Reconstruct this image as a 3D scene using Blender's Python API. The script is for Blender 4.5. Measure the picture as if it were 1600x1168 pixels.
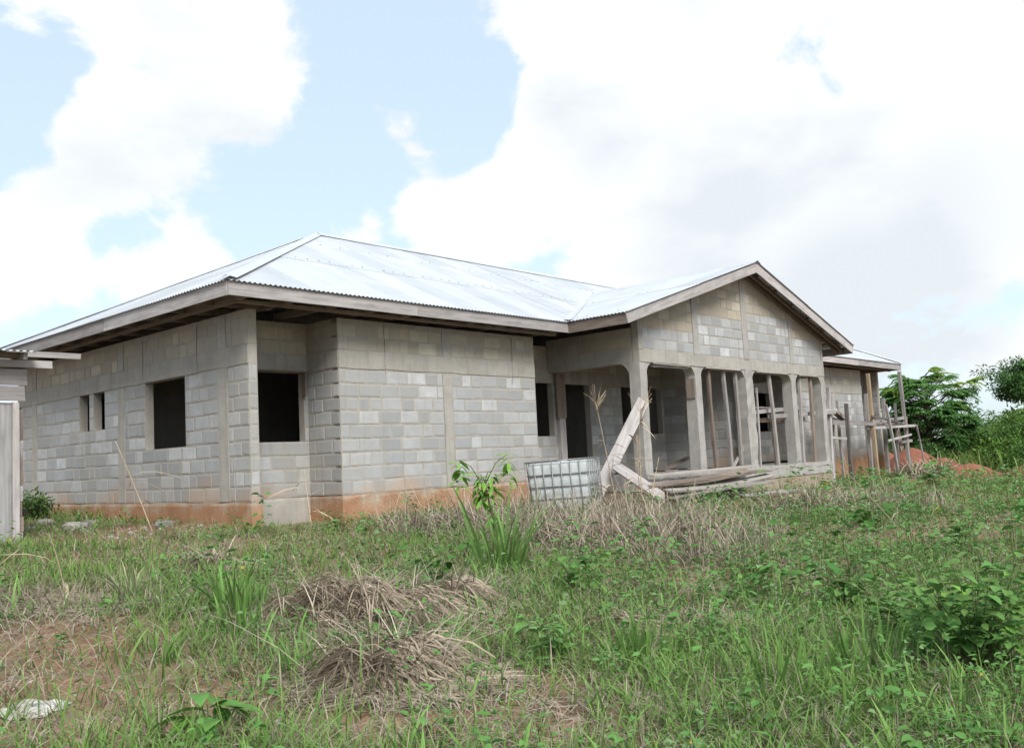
import bpy, bmesh, math, random
import numpy as np
from mathutils import Vector, Matrix
for o in list(bpy.data.objects): bpy.data.objects.remove(o)
scene = bpy.context.scene
col = scene.collection
rnd = random.Random(7)
rng = np.random.default_rng(11)

# ------------------------------------------------------------------ camera
CAM = Vector((-7.3937, -11.7706, 0.4281))
CR = Vector((0.675256, -0.73594, -0.04921)); CU = Vector((-0.031424, -0.095362, 0.994947)); CF = Vector((0.736914, 0.670297, 0.08752))
cd = bpy.data.cameras.new('camera'); cam = bpy.data.objects.new('camera', cd); col.objects.link(cam)
cam.matrix_world = Matrix(((CR.x, CU.x, -CF.x, CAM.x), (CR.y, CU.y, -CF.y, CAM.y), (CR.z, CU.z, -CF.z, CAM.z), (0, 0, 0, 1)))
cd.sensor_width = 36; cd.lens = 1424.25 / 1600 * 36
cd.shift_x = 15.9 / 1600; cd.shift_y = 9.6 / 1600
cd.clip_start = 0.1; cd.clip_end = 3000
scene.camera = cam

# ------------------------------------------------------------------ sky, sun, exposure
SUN_EL, SUN_AZ = math.radians(44), math.radians(208)      # azimuth clockwise from +Y
SUNDIR = Vector((math.sin(SUN_AZ) * math.cos(SUN_EL), math.cos(SUN_AZ) * math.cos(SUN_EL), math.sin(SUN_EL)))
world = bpy.data.worlds.new('World'); scene.world = world; world.use_nodes = True
def build_world():
    nt = world.node_tree; N = nt.nodes; L = nt.links; N.clear()
    out = N.new('ShaderNodeOutputWorld'); bg = N.new('ShaderNodeBackground'); bg.inputs[1].default_value = 0.1
    L.new(bg.outputs[0], out.inputs[0])
    sky = N.new('ShaderNodeTexSky'); sky.sky_type = 'NISHITA'; sky.sun_disc = False
    sky.sun_elevation = SUN_EL; sky.sun_rotation = SUN_AZ; sky.dust_density = 1.5; sky.air_density = 1.0
    tc = N.new('ShaderNodeTexCoord')
    def math_(op, a, b=None, clamp=False):
        m = N.new('ShaderNodeMath'); m.operation = op; m.use_clamp = clamp
        for i, v in enumerate((a, b)):
            if v is None: continue
            if isinstance(v, (int, float)): m.inputs[i].default_value = v
            else: L.new(v, m.inputs[i])
        return m.outputs[0]
    def noise(scale, detail, rough, off=(0, 0, 0), dist=0.0, sc=(1, 1, 1)):
        mp = N.new('ShaderNodeMapping'); mp.inputs['Location'].default_value = off; mp.inputs['Scale'].default_value = sc
        L.new(tc.outputs['Generated'], mp.inputs['Vector'])
        n = N.new('ShaderNodeTexNoise'); n.inputs['Scale'].default_value = scale; n.inputs['Detail'].default_value = detail
        n.inputs['Roughness'].default_value = rough; n.inputs['Distortion'].default_value = dist
        L.new(mp.outputs[0], n.inputs['Vector']); return n
    big = noise(2.6, 3, 0.5, (3.1, 1.7, 0.4), sc=(1, 1, 1.7))
    fine = noise(7.0, 8, 0.58, (0.3, 2.2, 5.0), dist=.25, sc=(1, 1, 1.3))
    nrm = N.new('ShaderNodeVectorMath'); nrm.operation = 'NORMALIZE'; L.new(tc.outputs['Generated'], nrm.inputs[0])
    def blob(acc, d, rad, amp, inner=.2):
        v = N.new('ShaderNodeVectorMath'); v.operation = 'DOT_PRODUCT'; L.new(nrm.outputs[0], v.inputs[0]); v.inputs[1].default_value = d
        mr = N.new('ShaderNodeMapRange'); mr.interpolation_type = 'SMOOTHSTEP'
        mr.inputs['From Min'].default_value = math.cos(rad * 1.45); mr.inputs['From Max'].default_value = math.cos(rad * inner)
        mr.inputs['To Min'].default_value = 0; mr.inputs['To Max'].default_value = amp
        L.new(v.outputs['Value'], mr.inputs['Value']); return math_('ADD', acc, mr.outputs[0])
    # density of the cloud deck
    dens = math_('MULTIPLY', math_('SUBTRACT', big.outputs[0], 0.50), 2.0)
    dens = math_('ADD', dens, math_('MULTIPLY', math_('SUBTRACT', fine.outputs[0], 0.5), 4.6))
    for (d, rad, amp) in CLOUDS: dens = blob(dens, d, rad, amp)
    mask = N.new('ShaderNodeMapRange'); mask.interpolation_type = 'SMOOTHSTEP'
    mask.inputs['From Min'].default_value = -0.09; mask.inputs['From Max'].default_value = 0.42
    L.new(dens, mask.inputs['Value'])
    # cloud tone: bright billows, greyer bellies
    tone = noise(4.2, 6, 0.55, (8.2, 0.6, 1.9), sc=(1, 1, 1.8))
    ramp = N.new('ShaderNodeMapRange'); ramp.inputs['From Min'].default_value = 0.25; ramp.inputs['From Max'].default_value = 0.57
    L.new(tone.outputs[0], ramp.inputs['Value']); tn = ramp.outputs[0]
    for (d, rad, amp) in GREYS: tn = blob(tn, d, rad, -amp, 0.)
    tc_ = math_('ADD', tn, 0.0, True)
    cc = N.new('ShaderNodeMix'); cc.data_type = 'RGBA'
    cc.inputs['A'].default_value = (4.1, 4.4, 4.65, 1); cc.inputs['B'].default_value = (5.6, 5.65, 5.7, 1)
    L.new(tc_, cc.inputs['Factor'])
    # thin veil over the blue
    veil = N.new('ShaderNodeMix'); veil.data_type = 'RGBA'; veil.inputs['Factor'].default_value = 0.66
    L.new(sky.outputs[0], veil.inputs['A']); veil.inputs['B'].default_value = (4.3, 5.15, 5.75, 1)
    mx = N.new('ShaderNodeMix'); mx.data_type = 'RGBA'
    L.new(mask.outputs[0], mx.inputs['Factor']); L.new(veil.outputs['Result'], mx.inputs['A']); L.new(cc.outputs['Result'], mx.inputs['B'])
    L.new(mx.outputs['Result'], bg.inputs[0])
def skydir(u, v):
    q = CF * 1424.25 + CR * (u - 784.1) - CU * (v - 593.6); q.normalize(); return q
CLOUDS = [(skydir(u, v), r / 1424.0, a) for u, v, r, a in (
    (1300, 110, 330, .75), (960, 120, 180, .8), (1060, 330, 240, .55), (1450, 330, 280, .4), (740, 340, 110, .65),
    (290, 90, 170, .75), (400, 70, 70, .4), (120, 265, 75, .6), (60, 400, 100, .5), (340, 320, 90, -.5), (265, 425, 75, .7), (540, 350, 48, .9),
    (620, 180, 190, -.8), (470, 280, 120, -.6), (30, 70, 90, -.7), (1062, 80, 50, -1.), (20, 250, 60, -.6), (60, 130, 60, -.5), (190, 340, 60, -.7), (430, 390, 60, -.6))]
GREYS = [(skydir(u, v), r, a) for u, v, r, a in ((1240, 390, .15, .55), (1360, 520, .10, .65), (910, 200, .06, .5), (1560, 310, .08, .5))]
build_world()
world.cycles.sampling_method = 'MANUAL'; world.cycles.sample_map_resolution = 256
sd = bpy.data.lights.new('sun', 'SUN'); sd.energy = 2.6; sd.angle = math.radians(26); sd.color = (1.0, 0.965, 0.91)
sun = bpy.data.objects.new('sun', sd); col.objects.link(sun); sun.rotation_euler = SUNDIR.to_track_quat('Z', 'Y').to_euler()
sun.location = (0, 0, 40)
scene.view_settings.view_transform = 'Standard'; scene.view_settings.look = 'None'
scene.view_settings.exposure = 1.0; scene.view_settings.gamma = 1
scene.cycles.use_adaptive_sampling = True; scene.cycles.adaptive_threshold = .02
scene.cycles.max_bounces = 5; scene.cycles.diffuse_bounces = 3; scene.cycles.glossy_bounces = 2; scene.cycles.transmission_bounces = 4

# ------------------------------------------------------------------ helpers
def clamp(a, lo, hi): return max(lo, min(hi, a))
def H(x, y):
    z = -.42 - .0125 * clamp(x, -6, 26) - .055 * clamp(-y - .3, 0, 14) + .03 * clamp(y, 0, 8) * clamp((6 - x) / 6, 0, 1)
    return z + .035 * math.sin(1.3 * x + .6 * y + 1) * math.sin(.9 * y - .5 * x) + .02 * math.sin(2.9 * x - 1.1 * y) * math.sin(2.3 * y + .8 * x + 2)
def Hn(x, y):
    z = -.42 - .0125 * np.clip(x, -6, 26) - .055 * np.clip(-y - .3, 0, 14) + .03 * np.clip(y, 0, 8) * np.clip((6 - x) / 6, 0, 1)
    return z + .035 * np.sin(1.3 * x + .6 * y + 1) * np.sin(.9 * y - .5 * x) + .02 * np.sin(2.9 * x - 1.1 * y) * np.sin(2.3 * y + .8 * x + 2)
def tag(o, label=None, cat=None, group=None, kind=None):
    for k, v in (('label', label), ('category', cat), ('group', group), ('kind', kind)):
        if v: o[k] = v
    return o
def thing(name, loc, label, cat, group=None):
    o = bpy.data.objects.new(name, None); col.objects.link(o); o.location = loc; o.empty_display_size = .2
    return tag(o, label, cat, group)
def link(name, me, mat=None, parent=None, M=None):
    o = bpy.data.objects.new(name, me); col.objects.link(o)
    if mat is not None and not me.materials: me.materials.append(mat)
    M = M if M is not None else Matrix()
    if parent is not None:
        o.parent = parent
        base = parent.matrix_basis.copy()
        if parent.parent is not None: base = parent.parent.matrix_basis @ base
        o.matrix_basis = base.inverted() @ M
    else: o.matrix_basis = M
    return o
def pymesh(name, V, Fc, smooth=False):
    me = bpy.data.meshes.new(name); me.from_pydata([tuple(v) for v in V], [], Fc); me.update()
    if smooth: me.polygons.foreach_set('use_smooth', [True] * len(me.polygons))
    return me
def mesh_obj(name, V, Fc, mat, parent=None, loc=None, smooth=False):
    """V in world coordinates; the object origin sits at loc."""
    loc = Vector(loc) if loc is not None else Vector((0, 0, 0))
    me = pymesh(name, [Vector(v) - loc for v in V], Fc, smooth)
    return link(name, me, mat, parent, Matrix.Translation(loc))
def box_vf(x0, x1, y0, y1, z0, z1):
    V = [(x0, y0, z0), (x1, y0, z0), (x1, y1, z0), (x0, y1, z0), (x0, y0, z1), (x1, y0, z1), (x1, y1, z1), (x0, y1, z1)]
    return V, [(0, 3, 2, 1), (4, 5, 6, 7), (0, 1, 5, 4), (1, 2, 6, 5), (2, 3, 7, 6), (3, 0, 4, 7)]
def box(name, x0, x1, y0, y1, z0, z1, mat, parent=None):
    c = ((x0 + x1) / 2, (y0 + y1) / 2, z0); V, Fc = box_vf(x0, x1, y0, y1, z0, z1)
    return mesh_obj(name, V, Fc, mat, parent, c)
def frame(p0, p1, up=(0, 0, 1)):
    p0 = Vector(p0); p1 = Vector(p1); x = (p1 - p0).normalized(); u = Vector(up)
    if abs(x.dot(u)) > .98: u = Vector((0, 1, 0)) if abs(x.y) < .9 else Vector((1, 0, 0))
    y = u.cross(x).normalized(); z = x.cross(y)
    return Matrix(((x.x, y.x, z.x, p0.x), (x.y, y.y, z.y, p0.y), (x.z, y.z, z.z, p0.z), (0, 0, 0, 1)))
def board(name, p0, p1, w, t, mat, parent=None, up=(0, 0, 1), bow=.0, rough=.0025, seg=4):
    """sawn board: length p0-p1, width w across (horizontal side of `up`), thickness t along up."""
    Lh = (Vector(p1) - Vector(p0)).length; V = []; Fc = []
    for i in range(seg + 1):
        s = i / seg; b = bow * math.sin(math.pi * s)
        for (a, c) in ((-1, -1), (1, -1), (1, 1), (-1, 1)):
            V.append((Lh * s + (rnd.uniform(-.008, .008) if i in (0, seg) else 0), a * w / 2 + rnd.uniform(-rough, rough), c * t / 2 + b + rnd.uniform(-rough, rough)))
    for i in range(seg):
        for k in range(4):
            a = i * 4 + k; b = i * 4 + (k + 1) % 4; Fc.append((a, b, b + 4, a + 4))
    Fc.append((3, 2, 1, 0)); n = seg * 4; Fc.append((n, n + 1, n + 2, n + 3))
    return link(name, pymesh(name, V, Fc), mat, parent, frame(p0, p1, up))
def tube_vf(pts, radii, n=8, caps=True):
    V = []; Fc = []; pts = [Vector(p) for p in pts]
    for i, p in enumerate(pts):
        t = (pts[min(i + 1, len(pts) - 1)] - pts[max(i - 1, 0)]).normalized()
        a = Vector((0, 0, 1)) if abs(t.z) < .9 else Vector((1, 0, 0)); u = t.cross(a).normalized(); v = t.cross(u)
        r = radii[i] if hasattr(radii, '__len__') else radii
        for k in range(n):
            th = 2 * math.pi * k / n; V.append(p + u * math.cos(th) * r + v * math.sin(th) * r)
    for i in range(len(pts) - 1):
        for k in range(n):
            a = i * n + k; b = i * n + (k + 1) % n; Fc.append((a, a + n, b + n, b))
    if caps: Fc.append(tuple(range(n))); Fc.append(tuple(range(len(V) - 1, len(V) - 1 - n, -1)))
    return V, Fc
class MB:
    def __init__(s): s.V = []; s.F = []; s.mi = []
    def add(s, V, Fc, m=0):
        o = len(s.V); s.V += [Vector(v) for v in V]; s.F += [tuple(i + o for i in f) for f in Fc]; s.mi += [m] * len(Fc)
    def build(s, name, mat, parent=None, loc=(0, 0, 0), smooth=False): return mesh_obj(name, s.V, s.F, mat, parent, loc, smooth)

# ------------------------------------------------------------------ materials
def mat_new(name):
    m = bpy.data.materials.new(name); m.use_nodes = True; nt = m.node_tree
    return m, nt, nt.nodes, nt.links, nt.nodes['Principled BSDF']
def sock(nt, node, coord, scale, loc=(0, 0, 0)):
    tc = nt.nodes.new('ShaderNodeTexCoord'); mp = nt.nodes.new('ShaderNodeMapping')
    mp.inputs['Scale'].default_value = scale; mp.inputs['Location'].default_value = loc
    nt.links.new(tc.outputs[coord], mp.inputs['Vector']); nt.links.new(mp.outputs[0], node.inputs['Vector'])
def noise_n(nt, coord, scale, stretch=(1, 1, 1), detail=5, rough=.6, loc=(0, 0, 0), geo=False):
    n = nt.nodes.new('ShaderNodeTexNoise'); n.inputs['Scale'].default_value = scale; n.inputs['Detail'].default_value = detail; n.inputs['Roughness'].default_value = rough
    if geo:
        g = nt.nodes.new('ShaderNodeNewGeometry'); mp = nt.nodes.new('ShaderNodeMapping'); mp.inputs['Scale'].default_value = stretch; mp.inputs['Location'].default_value = loc
        nt.links.new(g.outputs['Position'], mp.inputs['Vector']); nt.links.new(mp.outputs[0], n.inputs['Vector'])
    else: sock(nt, n, coord, stretch, loc)
    return n
def ramp_n(nt, src, stops):
    r = nt.nodes.new('ShaderNodeValToRGB'); e = r.color_ramp.elements
    while len(e) < len(stops): e.new(.5)
    for i, (p, c) in enumerate(stops): e[i].position = p; e[i].color = (*c, 1)
    nt.links.new(src, r.inputs[0]); return r
def mix_n(nt, fac, a, b, mode='MIX'):
    m = nt.nodes.new('ShaderNodeMix'); m.data_type = 'RGBA'; m.blend_type = mode
    for s, v in (('Factor', fac), ('A', a), ('B', b)):
        if isinstance(v, (int, float)): m.inputs[s].default_value = v
        elif isinstance(v, tuple): m.inputs[s].default_value = (*v, 1)
        else: nt.links.new(v, m.inputs[s])
    return m.outputs['Result']
def mr_n(nt, src, a, b, c=0., d=1.):
    m = nt.nodes.new('ShaderNodeMapRange'); nt.links.new(src, m.inputs['Value'])
    for k, v in (('From Min', a), ('From Max', b), ('To Min', c), ('To Max', d)): m.inputs[k].default_value = v
    return m.outputs[0]
def bump_n(nt, p, src, strength, dist):
    b = nt.nodes.new('ShaderNodeBump'); b.inputs['Strength'].default_value = strength; b.inputs['Distance'].default_value = dist
    nt.links.new(src, b.inputs['Height']); nt.links.new(b.outputs[0], p.inputs['Normal'])

def concrete_mat(name, c0, c1, scale=2.5, stain=None, bump=.35, vertical=True):
    m, nt, N, L, p = mat_new(name); p.inputs['Roughness'].default_value = .9
    p.inputs['Specular IOR Level'].default_value = .15
    n1 = noise_n(nt, 'Object', scale, detail=7, rough=.65, geo=True)
    n2 = noise_n(nt, 'Object', 34, detail=4, rough=.7, geo=True)
    c = ramp_n(nt, n1.outputs[0], [(.3, c0), (.7, c1)]).outputs[0]
    if vertical:
        n3 = noise_n(nt, 'Object', 1, stretch=(9, 9, .55), detail=4, geo=True, loc=(2, 5, 1))
        c = mix_n(nt, mr_n(nt, n3.outputs[0], .52, .72, 0, .55), c, tuple(v * .72 for v in c0))
    if stain:
        n4 = noise_n(nt, 'Object', 1.7, detail=6, rough=.6, geo=True, loc=(7, 1, 3))
        c = mix_n(nt, mr_n(nt, n4.outputs[0], .50, .66), c, stain)
    c = mix_n(nt, mr_n(nt, n2.outputs[0], .3, .7, 0, .35), c, tuple(v * .7 for v in c0))
    L.new(c, p.inputs['Base Color']); bump_n(nt, p, n2.outputs[0], bump, .012)
    return m
def block_mat(name, a, b, c2, hot):
    m, nt, N, L, p = mat_new(name); p.inputs['Roughness'].default_value = .92; p.inputs['Specular IOR Level'].default_value = .12
    oi = N.new('ShaderNodeObjectInfo'); gm = N.new('ShaderNodeNewGeometry')
    s = N.new('ShaderNodeMath'); s.operation = 'ADD'; L.new(oi.outputs['Random'], s.inputs[0]); L.new(gm.outputs['Random Per Island'], s.inputs[1])
    f = N.new('ShaderNodeMath'); f.operation = 'FRACT'; L.new(s.outputs[0], f.inputs[0])
    r = ramp_n(nt, f.outputs[0], [(0, a), (.45, b), (.8, c2), (1, hot)]).outputs[0]
    n1 = noise_n(nt, 'Object', 5, detail=6, rough=.65, geo=True); n2 = noise_n(nt, 'Object', 60, detail=3, rough=.7, geo=True)
    r = mix_n(nt, mr_n(nt, n1.outputs[0], .35, .7, 0, .5), r, tuple(v * .74 for v in b))
    nb = noise_n(nt, 'Object', .55, detail=4, rough=.55, geo=True, loc=(4, 2, 9))        # mortar wash and grime over several blocks
    r = mix_n(nt, mr_n(nt, nb.outputs[0], .42, .66, 0, .72), r, (.29, .28, .255))
    n3 = noise_n(nt, 'Object', 1, stretch=(7, 7, .6), detail=6, rough=.7, geo=True, loc=(3, 1, 0))
    r = mix_n(nt, mr_n(nt, n3.outputs[0], .55, .75, 0, .5), r, (.20, .192, .175))
    g0 = N.new('ShaderNodeNewGeometry'); sx = N.new('ShaderNodeSeparateXYZ'); L.new(g0.outputs['Position'], sx.inputs[0]); az = N.new('ShaderNodeMath'); az.operation = 'ADD'; L.new(sx.outputs['Z'], az.inputs[0]); L.new(mr_n(nt, nb.outputs[0], .25, .75, -.55, .55), az.inputs[1])
    at = N.new('ShaderNodeAttribute'); at.attribute_name = 'edge'; ns = noise_n(nt, 'Object', 17, detail=5, rough=.7, geo=True, loc=(1, 8, 2))   # mortar smeared over the arrises
    ad = N.new('ShaderNodeMath'); ad.operation = 'ADD'; L.new(at.outputs['Fac'], ad.inputs[0]); L.new(mr_n(nt, ns.outputs[0], .3, .7, -.55, .45), ad.inputs[1])
    r = mix_n(nt, mr_n(nt, ad.outputs[0], .52, .95, 0, .9), r, (.335, .318, .285))
    r = mix_n(nt, mr_n(nt, az.outputs[0], -.08, .26, .7, 0), r, (.36, .255, .175))                 # laterite splashed up by the rain
    L.new(r, p.inputs['Base Color']); bump_n(nt, p, n2.outputs[0], .4, .006)
    return m
def wood_mat(name, a, b, c2, scale=1.0, rough=.85):
    m, nt, N, L, p = mat_new(name); p.inputs['Roughness'].default_value = rough; p.inputs['Specular IOR Level'].default_value = .15
    oi = N.new('ShaderNodeObjectInfo')
    n1 = noise_n(nt, 'Object', 1, stretch=(1.2 * scale, 42, 42), detail=5, rough=.65); n2 = noise_n(nt, 'Object', 1, stretch=(2.2, 9, 9), detail=4)
    c = ramp_n(nt, n1.outputs[0], [(.3, a), (.55, b), (.75, c2)]).outputs[0]
    c = mix_n(nt, mr_n(nt, n2.outputs[0], .45, .7, 0, .5), c, tuple(v * .62 for v in a))
    hsv = N.new('ShaderNodeHueSaturation'); L.new(c, hsv.inputs['Color']); L.new(mr_n(nt, oi.outputs['Random'], 0, 1, .66, 1.15), hsv.inputs['Value'])
    L.new(hsv.outputs[0], p.inputs['Base Color']); bump_n(nt, p, n1.outputs[0], .5, .006)
    return m
M = {}
M['mortar'] = concrete_mat('mortar', (.285, .268, .24), (.385, .362, .322), 4)
M['concrete'] = concrete_mat('concrete', (.28, .268, .24), (.39, .375, .34), 2.2)
M['pale_concrete'] = concrete_mat('pale_concrete', (.27, .262, .245), (.39, .378, .355), 3)
def plinth_mat():
    m, nt, N, L, p = mat_new('splashed_plinth'); p.inputs['Roughness'].default_value = .95; p.inputs['Specular IOR Level'].default_value = .1
    n1 = noise_n(nt, 'Object', 2.4, detail=7, rough=.65, geo=True); n2 = noise_n(nt, 'Object', 30, detail=4, rough=.7, geo=True); n3 = noise_n(nt, 'Object', 1, stretch=(8, 8, .8), detail=4, geo=True)
    red = ramp_n(nt, n1.outputs[0], [(.3, (.27, .145, .082)), (.55, (.36, .205, .12)), (.75, (.42, .27, .175))]).outputs[0]
    top = ramp_n(nt, n1.outputs[0], [(.3, (.27, .245, .205)), (.7, (.38, .33, .265))]).outputs[0]
    g = N.new('ShaderNodeNewGeometry'); sp = N.new('ShaderNodeSeparateXYZ'); L.new(g.outputs['Position'], sp.inputs[0])
    a = N.new('ShaderNodeMath'); a.operation = 'ADD'; L.new(sp.outputs['Z'], a.inputs[0]); L.new(mr_n(nt, n1.outputs[0], .2, .8, -.26, .26), a.inputs[1])
    c = mix_n(nt, mr_n(nt, a.outputs[0], -.14, .08), red, top)
    c = mix_n(nt, mr_n(nt, n3.outputs[0], .54, .7, 0, .6), c, (.21, .15, .105)); c = mix_n(nt, mr_n(nt, n2.outputs[0], .35, .7, 0, .35), c, (.18, .12, .08))
    L.new(c, p.inputs['Base Color']); bump_n(nt, p, n2.outputs[0], .7, .015); return m
M['plinth'] = plinth_mat()
M['porch_plinth'] = concrete_mat('porch_plinth', (.25, .21, .155), (.33, .28, .21), 2.2, stain=(.27, .185, .12), bump=.6)
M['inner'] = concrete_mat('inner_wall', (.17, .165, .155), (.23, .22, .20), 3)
M['block_light'] = block_mat('block_light', (.255, .263, .268), (.325, .337, .345), (.395, .408, .418), (.50, .512, .52))
M['block_beige'] = block_mat('block_beige', (.30, .268, .21), (.37, .333, .262), (.42, .38, .30), (.47, .43, .35))
M['wood'] = wood_mat('weathered_wood', (.28, .258, .25), (.37, .35, .343), (.45, .43, .425))
M['wood_brown'] = wood_mat('brown_wood', (.16, .128, .105), (.225, .185, .155), (.29, .245, .21))
M['wood_pale'] = wood_mat('pale_wood', (.27, .247, .225), (.355, .33, .305), (.43, .405, .375))
M['wood_dark'] = wood_mat('dark_rafter_wood', (.17, .142, .12), (.245, .21, .18), (.31, .27, .235))
def metal_roof():
    m, nt, N, L, p = mat_new('galvanised_sheet')
    n1 = noise_n(nt, 'Object', 1.3, detail=5, geo=True); n2 = noise_n(nt, 'Object', 9, detail=4, geo=True)
    c = ramp_n(nt, n1.outputs[0], [(.3, (.55, .58, .605)), (.7, (.65, .675, .70))]).outputs[0]
    oi = N.new('ShaderNodeObjectInfo'); hs = N.new('ShaderNodeHueSaturation'); L.new(c, hs.inputs['Color']); L.new(mr_n(nt, oi.outputs['Random'], 0, 1, .88, 1.08), hs.inputs['Value']); c = hs.outputs[0]
    n5 = noise_n(nt, 'Object', 1, stretch=(6, .5, .5), detail=4, geo=True); c = mix_n(nt, mr_n(nt, n5.outputs[0], .55, .75, 0, .3), c, (.42, .42, .41))
    c = mix_n(nt, mr_n(nt, n2.outputs[0], .66, .78, 0, .35), c, (.45, .42, .40))
    L.new(c, p.inputs['Base Color']); p.inputs['Metallic'].default_value = .5; p.inputs['Roughness'].default_value = .38
    return m
M['metal'] = metal_roof()
# ------------------------------------------------------------------ ground
def soil_mat():
    m, nt, N, L, p = mat_new('laterite_soil'); p.inputs['Roughness'].default_value = .95; p.inputs['Specular IOR Level'].default_value = .1
    n1 = noise_n(nt, 'Object', .9, detail=7, rough=.65, geo=True); n2 = noise_n(nt, 'Object', 14, detail=6, rough=.7, geo=True); n3 = noise_n(nt, 'Object', 3.2, detail=6, rough=.65, geo=True, loc=(5, 3, 1))
    c = ramp_n(nt, n1.outputs[0], [(.3, (.195, .115, .07)), (.55, (.275, .17, .105)), (.75, (.345, .24, .165))]).outputs[0]
    c = mix_n(nt, mr_n(nt, n3.outputs[0], .46, .62, 0, .75), c, (.17, .135, .10))
    c = mix_n(nt, mr_n(nt, n2.outputs[0], .35, .7, 0, .6), c, (.13, .085, .055))
    L.new(c, p.inputs['Base Color']); bump_n(nt, p, n2.outputs[0], .8, .03)
    return m
M['soil'] = soil_mat()
def build_ground():
    xs = np.unique(np.concatenate([np.linspace(-1500, -60, 9), np.linspace(-60, -12, 13), np.arange(-12, 14, .2), np.arange(14, 40, .8), np.linspace(40, 100, 13), np.linspace(100, 1500, 9)]))
    ys = np.unique(np.concatenate([np.linspace(-1500, -60, 9), np.linspace(-60, -16, 10), np.arange(-16, 4, .2), np.arange(4, 16, 1.), np.linspace(16, 100, 14), np.linspace(100, 1500, 9)]))
    X, Y = np.meshgrid(xs, ys); Z = Hn(X, Y)
    near = np.exp(-((X + 2) ** 2 + (Y + 6) ** 2) / 120)
    Z = Z + near * .012 * np.sin(7.1 * X + 3 * np.sin(2.2 * Y)) * np.sin(6.3 * Y + 2 * np.sin(1.9 * X))
    nx, ny = len(xs), len(ys)
    V = np.stack([X.ravel(), Y.ravel(), Z.ravel()], 1)
    i = np.arange(ny - 1)[:, None] * nx + np.arange(nx - 1)[None]
    Q = np.stack([i, i + 1, i + nx + 1, i + nx], -1).reshape(-1, 4)
    me = bpy.data.meshes.new('ground'); me.from_pydata(V.tolist(), [], Q.tolist()); me.polygons.foreach_set('use_smooth', [True] * len(me.polygons))
    o = link('ground', me, M['soil']); tag(o, kind='structure')
build_ground()

# ------------------------------------------------------------------ house
W, LD = 25.24, 8.94
OX, OY = .66, .58
ZFB, ZFT = 2.907, 3.117
REC = .85
YP, XP0, XP1 = -1.55, 7.97, 16.93
ZBM = 2.27
house = thing('unfinished_house', (0, 0, -.5), 'long unfinished bungalow of bare grey concrete blocks under a shiny metal roof', 'house')

def block_meshes():
    out = []
    for v in range(6):
        r = random.Random(v); w, h, d = .2165, .104, .05
        rim = []
        for (x, z) in ((-1, -1), (-.35, -1), (.3, -1), (1, -1), (1, .1), (1, 1), (.4, 1), (-.3, 1), (-1, 1), (-1, -.1)):
            cx = 1 - (r.random() ** 3) * (.035 if abs(x) == 1 else .0); cz = 1 - (r.random() ** 2) * .05
            rim.append((x * w * cx, z * h * cz))
        n = len(rim); V = [(x, d, z) for x, z in rim] + [(x, -.0025, z) for x, z in rim] + [(x * .90, -.0055 + r.uniform(-.001, .001), z * .80) for x, z in rim]
        Fc = []
        for k in range(n):
            j = (k + 1) % n; Fc.append((k, j, j + n, k + n)); Fc.append((k + n, j + n, j + 2 * n, k + 2 * n))
        Fc.append(tuple(range(2 * n, 3 * n)))
        out.append((V, Fc))
    return out
BLK = block_meshes()
def edge_attr(me, n):
    at = me.attributes.new('edge', 'FLOAT', 'POINT'); at.data.foreach_set('value', ([1.] * 20 + [0.] * 10) * n)
BMESH = {}
for k in ('block_light', 'block_beige'):
    BMESH[k] = []
    for i, (V, Fc) in enumerate(BLK):
        me = pymesh('block', V, Fc); me.materials.append(M[k]); edge_attr(me, 1); BMESH[k].append(me)
ALLBLOCKS = []     # (world matrix, kind, variant, wall part)
COURSE, BL = .225, .45
def lay_blocks(wall, O, u, n, u0, u1, z0, z1, kind, holes, seed, top=None):
    r = random.Random(seed); O = Vector(O); u = Vector(u); n = Vector(n); k = 0; z = z0
    while z + COURSE * .8 <= z1 + 1e-4:
        ch = COURSE; zc = z + ch / 2; ivs = [(u0, u1)]
        for (a, b, c, d) in holes:
            if c < zc < d:
                nv = []
                for (p, q) in ivs:
                    if b <= p or a >= q: nv.append((p, q)); continue
                    if a > p: nv.append((p, a))
                    if b < q: nv.append((b, q))
                ivs = nv
        off = (k % 2) * BL / 2 + r.uniform(-.05, .05)
        for (p, q) in ivs:
            s = p; first = True
            while s < q - .03:
                if first:
                    g = math.floor((p - off) / BL + 1e-6); e = off + (g + 1) * BL; first = False
                    if e - s < .09: e += BL
                    if e - s > .52: e = s + BL
                else: e = s + BL * r.choice((1, 1, 1, 1, 1, .98, .97, .6, .52))
                if q - e < .09: e = q
                ln = e - s - .016 - r.uniform(0, .018); hh = ch - .016 - r.uniform(0, .018)
                if ln > .05:
                    cu = (s + e) / 2 + r.uniform(-.003, .003); cz = zc + r.uniform(-.007, .006)
                    ok = True
                    if top is not None: ok = all(cz + hh / 2 < top(cu + t * ln / 2) - .02 for t in (-1, 1))
                    if ok:
                        tw = r.uniform(-.014, .014); xa = (u + Vector((0, 0, 1)) * tw).normalized(); za = (Vector((0, 0, 1)) - u * tw).normalized()
                        pos = O + u * cu + Vector((0, 0, cz)) + n * r.uniform(-.002, .004)
                        y = -n; sx = ln / .433; sz = hh / .208
                        Mx = Matrix(((xa.x * sx, y.x, za.x * sz, pos.x), (xa.y * sx, y.y, za.y * sz, pos.y), (xa.z * sx, y.z, za.z * sz, pos.z), (0, 0, 0, 1)))
                        ALLBLOCKS.append((Mx, kind, r.randrange(6), wall, n))
                s = e
        z += COURSE; k += 1
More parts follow.
